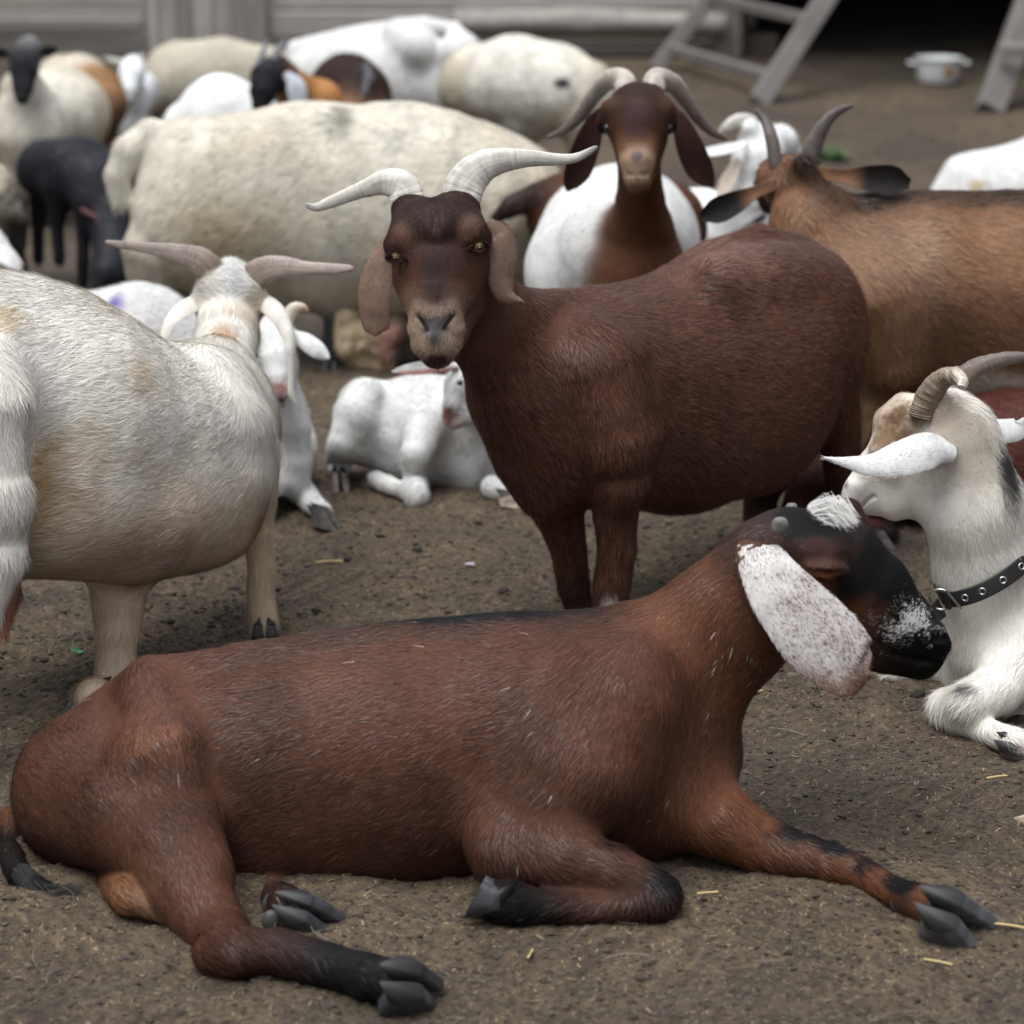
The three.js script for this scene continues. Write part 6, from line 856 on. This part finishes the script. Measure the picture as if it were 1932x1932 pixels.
animal({
  name: 'black_headed_goat', label: 'goat with black head, upright horns and a white ear above the big sheep', category: 'goat', G: 8.6, foot: [520, 480], lat: [0.2, 1], cell: 0.01, c: [0.72, 0.73, 0.73],
  chains: [{ k: 0.06, f: 0.85, p: [[470, 240, 0.1, 70], [420, 230, 0.12, 88], [370, 250, 0.15, 66]] }, { k: 0.05, f: 0.9, c: [0.4, 0.19, 0.07], p: [[560, 175, 0.0, 38], [600, 195, 0.04, 46], [620, 240, 0.08, 60]] },
    { k: 0.02, c: [0.013, 0.013, 0.016], p: [[492, 196, -0.14, 17], [496, 175, -0.12, 25], [505, 148, -0.08, 32], [522, 135, -0.02, 32]] }, { k: 0.02, c: [0.2, 0.09, 0.035], p: [[545, 140, -0.02, 20], [560, 165, 0.0, 30]] }, { k: 0.03, p: [[430, 300, 0.1, 34], [430, 400, 0.1, 15], [430, 470, 0.1, 12]] }, { k: 0.03, p: [[600, 270, 0.08, 34], [600, 400, 0.08, 15], [600, 470, 0.08, 12]] }],
  ears: [{ p: [[540, 140, -0.1, 8], [556, 158, -0.13, 17], [562, 185, -0.14, 18], [562, 210, -0.14, 12], [562, 220, -0.14, 3]], n: [0, 0.2, 1], cup: -0.2, c: [0.42, 0.44, 0.48] }],
  horns: [{ p: [[490, 124, -0.08, 8], [494, 105, -0.07, 7], [499, 88, -0.05, 5], [504, 74, -0.03, 2]], c: [0.16, 0.16, 0.17], tip: [0.1, 0.1, 0.11], nu: 50, rings: 12 }, { p: [[514, 122, -0.06, 9], [522, 100, -0.05, 8], [535, 82, -0.03, 5], [549, 71, -0.01, 2]], c: [0.16, 0.16, 0.17], tip: [0.1, 0.1, 0.11], nu: 50, rings: 12 }],
  eyes: [{ p: [482, 150, -0.14, 4], look: [-0.7, 0.1, 0.7], c: 'dark' }],
  fur: { count: 7000, length: 0.022, width: 0.003, wild: 0.4, vary: 0.12 },
});
animal({
  name: 'dark_backed_goat', label: 'dark brown goat with a grey tail, rump towards us, beside the tall white goat', category: 'goat', G: 9.0, foot: [660, 440], lat: [0.9, 0.4], cell: 0.011, c: [0.028, 0.015, 0.013], mottle: 0.3,
  chains: [{ k: 0.06, f: 0.95, p: [[640, 190, 0.4, 70], [655, 175, 0.15, 72], [668, 185, -0.05, 72, [0.03, 0.015, 0.013]], [668, 225, -0.1, 66, [0.35, 0.2, 0.12]]] }, { k: 0.03, c: [0.1, 0.095, 0.1], p: [[692, 128, -0.14, 11], [696, 150, -0.2, 11], [688, 175, -0.23, 8], [680, 190, -0.24, 4]] }, { k: 0.03, c: [0.3, 0.17, 0.1], p: [[640, 260, -0.05, 34], [638, 360, -0.05, 15], [640, 430, -0.05, 12]] }, { k: 0.03, c: [0.3, 0.17, 0.1], p: [[700, 260, -0.05, 34], [702, 360, -0.05, 15], [700, 430, -0.05, 12]] }],
  paint: [[655, 200, -0.28, 26, [0.4, 0.22, 0.14], 0.4, 0.3, [1.5, 0.8, 1.5]], [720, 200, -0.2, 22, [0.4, 0.22, 0.14], 0.4, 0.3]],
  fur: { count: 7000, length: 0.022, width: 0.003, wild: 0.4, vary: 0.4 },
});
animal({
  name: 'tall_white_goat', label: 'tall bony white goat with its back against the plank wall, above the big sheep', category: 'goat', G: 9.9, foot: [780, 395], lat: [0.35, 0.94], cell: 0.011, c: PURE, mottle: 0.06,
  chains: [{ k: 0.08, f: 0.85, p: [[600, 150, 0.15, 70], [690, 145, 0.08, 88], [780, 150, 0, 92], [850, 165, -0.06, 74], [890, 185, -0.1, 42]] }, { k: 0.03, p: [[560, 95, 0.15, 20], [640, 70, 0.1, 14], [740, 50, 0.03, 13], [800, 44, 0, 13], [850, 52, -0.03, 12]] }, { k: 0.05, p: [[750, 60, -0.04, 24], [790, 90, -0.12, 40]] }, { k: 0.04, p: [[856, 52, -0.08, 13], [870, 100, -0.14, 40], [885, 160, -0.16, 40]] },
    { k: 0.03, c: [0.5, 0.38, 0.22], p: [[905, 175, -0.12, 18], [925, 215, -0.14, 14], [938, 245, -0.14, 11]] }, { k: 0.04, p: [[870, 220, -0.1, 46], [880, 290, -0.1, 20], [885, 380, -0.1, 13]] }, { k: 0.04, p: [[640, 220, 0.1, 40], [640, 380, 0.1, 13]] }],
  paint: [[915, 225, -0.15, 16, [0.06, 0.045, 0.04], 0.5, 0.4]],
  fur: { count: 10000, length: 0.02, width: 0.003, wild: 0.4, vary: 0.1 },
});
animal({
  name: 'spotted_sheep', label: 'white woolly sheep with one black spot at the back near the ladder', category: 'sheep', G: 9.4, foot: [1020, 420], lat: [0.25, 0.97], cell: 0.012, c: [0.7, 0.67, 0.6], woolly: true, wobble: 0.0022, wobbleScale: 12, wear: fleece,
  chains: [{ k: 0.09, f: 0.9, p: [[900, 160, 0.15, 75], [970, 158, 0.05, 90], [1050, 170, -0.03, 86], [1110, 180, -0.08, 52]] }, { k: 0.04, p: [[1120, 150, -0.08, 34], [1140, 200, -0.1, 26]] }, { k: 0.04, c: [0.4, 0.37, 0.3], p: [[1095, 230, -0.08, 44], [1100, 310, -0.08, 18], [1100, 410, -0.08, 11]] }, { k: 0.04, c: [0.25, 0.22, 0.2], p: [[985, 240, 0, 42], [980, 310, 0, 17], [980, 410, 0, 11]] }],
  paint: [[1058, 158, -0.2, 18, [0.02, 0.02, 0.025], 0.2, 0.2, [1, 0.55, 3]]],
  fur: wool(10000),
});
animal({
  name: 'far_white_goat', label: 'white goat with a curled horn behind the tan goat, looking away', category: 'goat', G: 6.9, foot: [1400, 680], lat: [0.8, 0.6], cell: 0.009, c: [0.76, 0.76, 0.75],
  chains: [{ k: 0.08, f: 1, p: [[1400, 470, 0.1, 80], [1320, 460, 0.2, 100], [1260, 450, 0.3, 95]] }, { k: 0.04, p: [[1440, 290, 0.0, 40], [1420, 360, 0.02, 56], [1410, 430, 0.06, 78]] }, { k: 0.03, p: [[1490, 290, 0.14, 22], [1470, 270, 0.1, 34], [1435, 275, 0.02, 40], [1425, 300, 0, 42]] }, { k: 0.02, p: [[1415, 240, -0.02, 16], [1430, 262, 0, 24]] }],
  paint: [[1435, 277, -0.08, 12, [0.35, 0.36, 0.4], 0.5, 0.4], [1330, 430, -0.1, 40, [0.55, 0.48, 0.4], 0.8, 0.5]],
  ears: [{ p: [[1410, 272, -0.06, 9], [1370, 282, -0.08, 12], [1335, 288, -0.08, 10], [1318, 290, -0.08, 3]], n: [0, 0.7, 0.7], c: PURE }, { p: [[1395, 300, -0.06, 9], [1372, 345, -0.06, 16], [1352, 375, -0.06, 4]], n: [-0.6, 0.2, 0.8], c: [0.7, 0.6, 0.5] }],
  horns: [{ p: [[1425, 252, 0, 15], [1415, 232, 0, 15], [1392, 228, -0.02, 13], [1370, 240, -0.03, 9], [1352, 258, -0.03, 4]], c: [0.55, 0.52, 0.48], tip: [0.45, 0.4, 0.36] }],
  fur: { count: 10000, length: 0.022, width: 0.003, wild: 0.4, vary: 0.12 },
  extra: ({ root, base, place }) => { const a = place([1385, 425, 0.04, 80]), g = new THREE.TorusGeometry(a.r, 0.008, 10, 48); g.rotateX(Math.PI / 2); g.rotateZ(0.5); const c = mesh('collar', g, pupilMaterial, root); c.position.copy(a.p.sub(base)); c.userData.label = 'thin black collar'; },
});
animal({
  name: 'right_white_goat', label: 'white goat cut off by the right edge behind the tan goat', category: 'goat', G: 8.3, foot: [1900, 520], lat: [0, 1], cell: 0.01, c: PURE, mottle: 0.07,
  chains: [{ k: 0.08, f: 0.9, p: [[1850, 380, 0, 90], [1930, 380, 0, 96], [2060, 375, 0, 92], [2150, 370, 0, 70]] }, { k: 0.04, p: [[1870, 318, 0, 34], [1815, 330, -0.02, 34], [1785, 370, -0.03, 28], [1775, 420, -0.03, 20]] }, { k: 0.03, p: [[1960, 270, 0, 20], [1900, 300, 0, 24]] }, { k: 0.04, p: [[1880, 440, 0, 34], [1880, 510, 0, 14]] }, { k: 0.04, p: [[2100, 440, 0, 34], [2100, 510, 0, 14]] }],
  paint: [[1842, 352, -0.1, 14, [0.45, 0.33, 0.18], 0.5, 0.4]],
  fur: { count: 6000, length: 0.022, width: 0.003, wild: 0.4, vary: 0.12 },
});
animal({
  name: 'cream_sheep', label: 'cream sheep lying below the belly of the big sheep with a pink udder', category: 'sheep', G: 6.9, foot: [700, 700], lat: [0, 1], cell: 0.009, c: [0.5, 0.4, 0.26], woolly: true, wobble: 0.006, wobbleScale: 24,
  chains: [{ k: 0.05, p: [[720, 620, 0, 40], [690, 630, 0, 48], [664, 620, 0, 32]] }, { k: 0.03, c: [0.34, 0.16, 0.15], p: [[735, 635, -0.05, 26], [730, 660, -0.05, 18]] }, { k: 0.03, p: [[650, 600, -0.04, 20], [652, 650, -0.05, 18], [665, 682, null, 14], [735, 688, null, 13]] }, { k: 0.03, c: [0.025, 0.024, 0.028], p: [[768, 570, 0, 26], [772, 630, 0, 20], [774, 690, 0, 15]] }, { k: 0.04, p: [[760, 590, 0.1, 50], [820, 600, 0.12, 50]] }],
  fur: wool(3000),
});
animal({
  name: 'hidden_dark_goat', label: 'dark red brown goat lying between the standing goat and the collared goat, mostly hidden', category: 'goat', G: 5.35, foot: [1680, 1020], lat: [0, 1], cell: 0.007, c: [0.075, 0.024, 0.018],
  chains: [{ k: 0.07, f: 0.85, p: [[1640, 920, 0.05, 75], [1740, 880, 0.05, 110], [1900, 870, 0.05, 135], [2040, 880, 0.05, 120]] }, { k: 0.03, c: [0.1, 0.045, 0.03], p: [[1560, 890, 0.02, 60], [1530, 930, -0.02, 48], [1500, 985, null, 34]] }, { k: 0.025, p: [[1560, 930, -0.06, 46], [1590, 985, null, 32], [1640, 1000, null, 22], [1672, 1004, null, 22, BLACK]] }],
  fur: { count: 16000, length: 0.02, width: 0.0022, wild: 0.35, vary: 0.4 },
  hooves: [{ heel: [1660, 1006, null, 22], toe: [1695, 1015, null, 15], c: [0.07, 0.06, 0.06] }],
});

renderer.render(scene, camera);
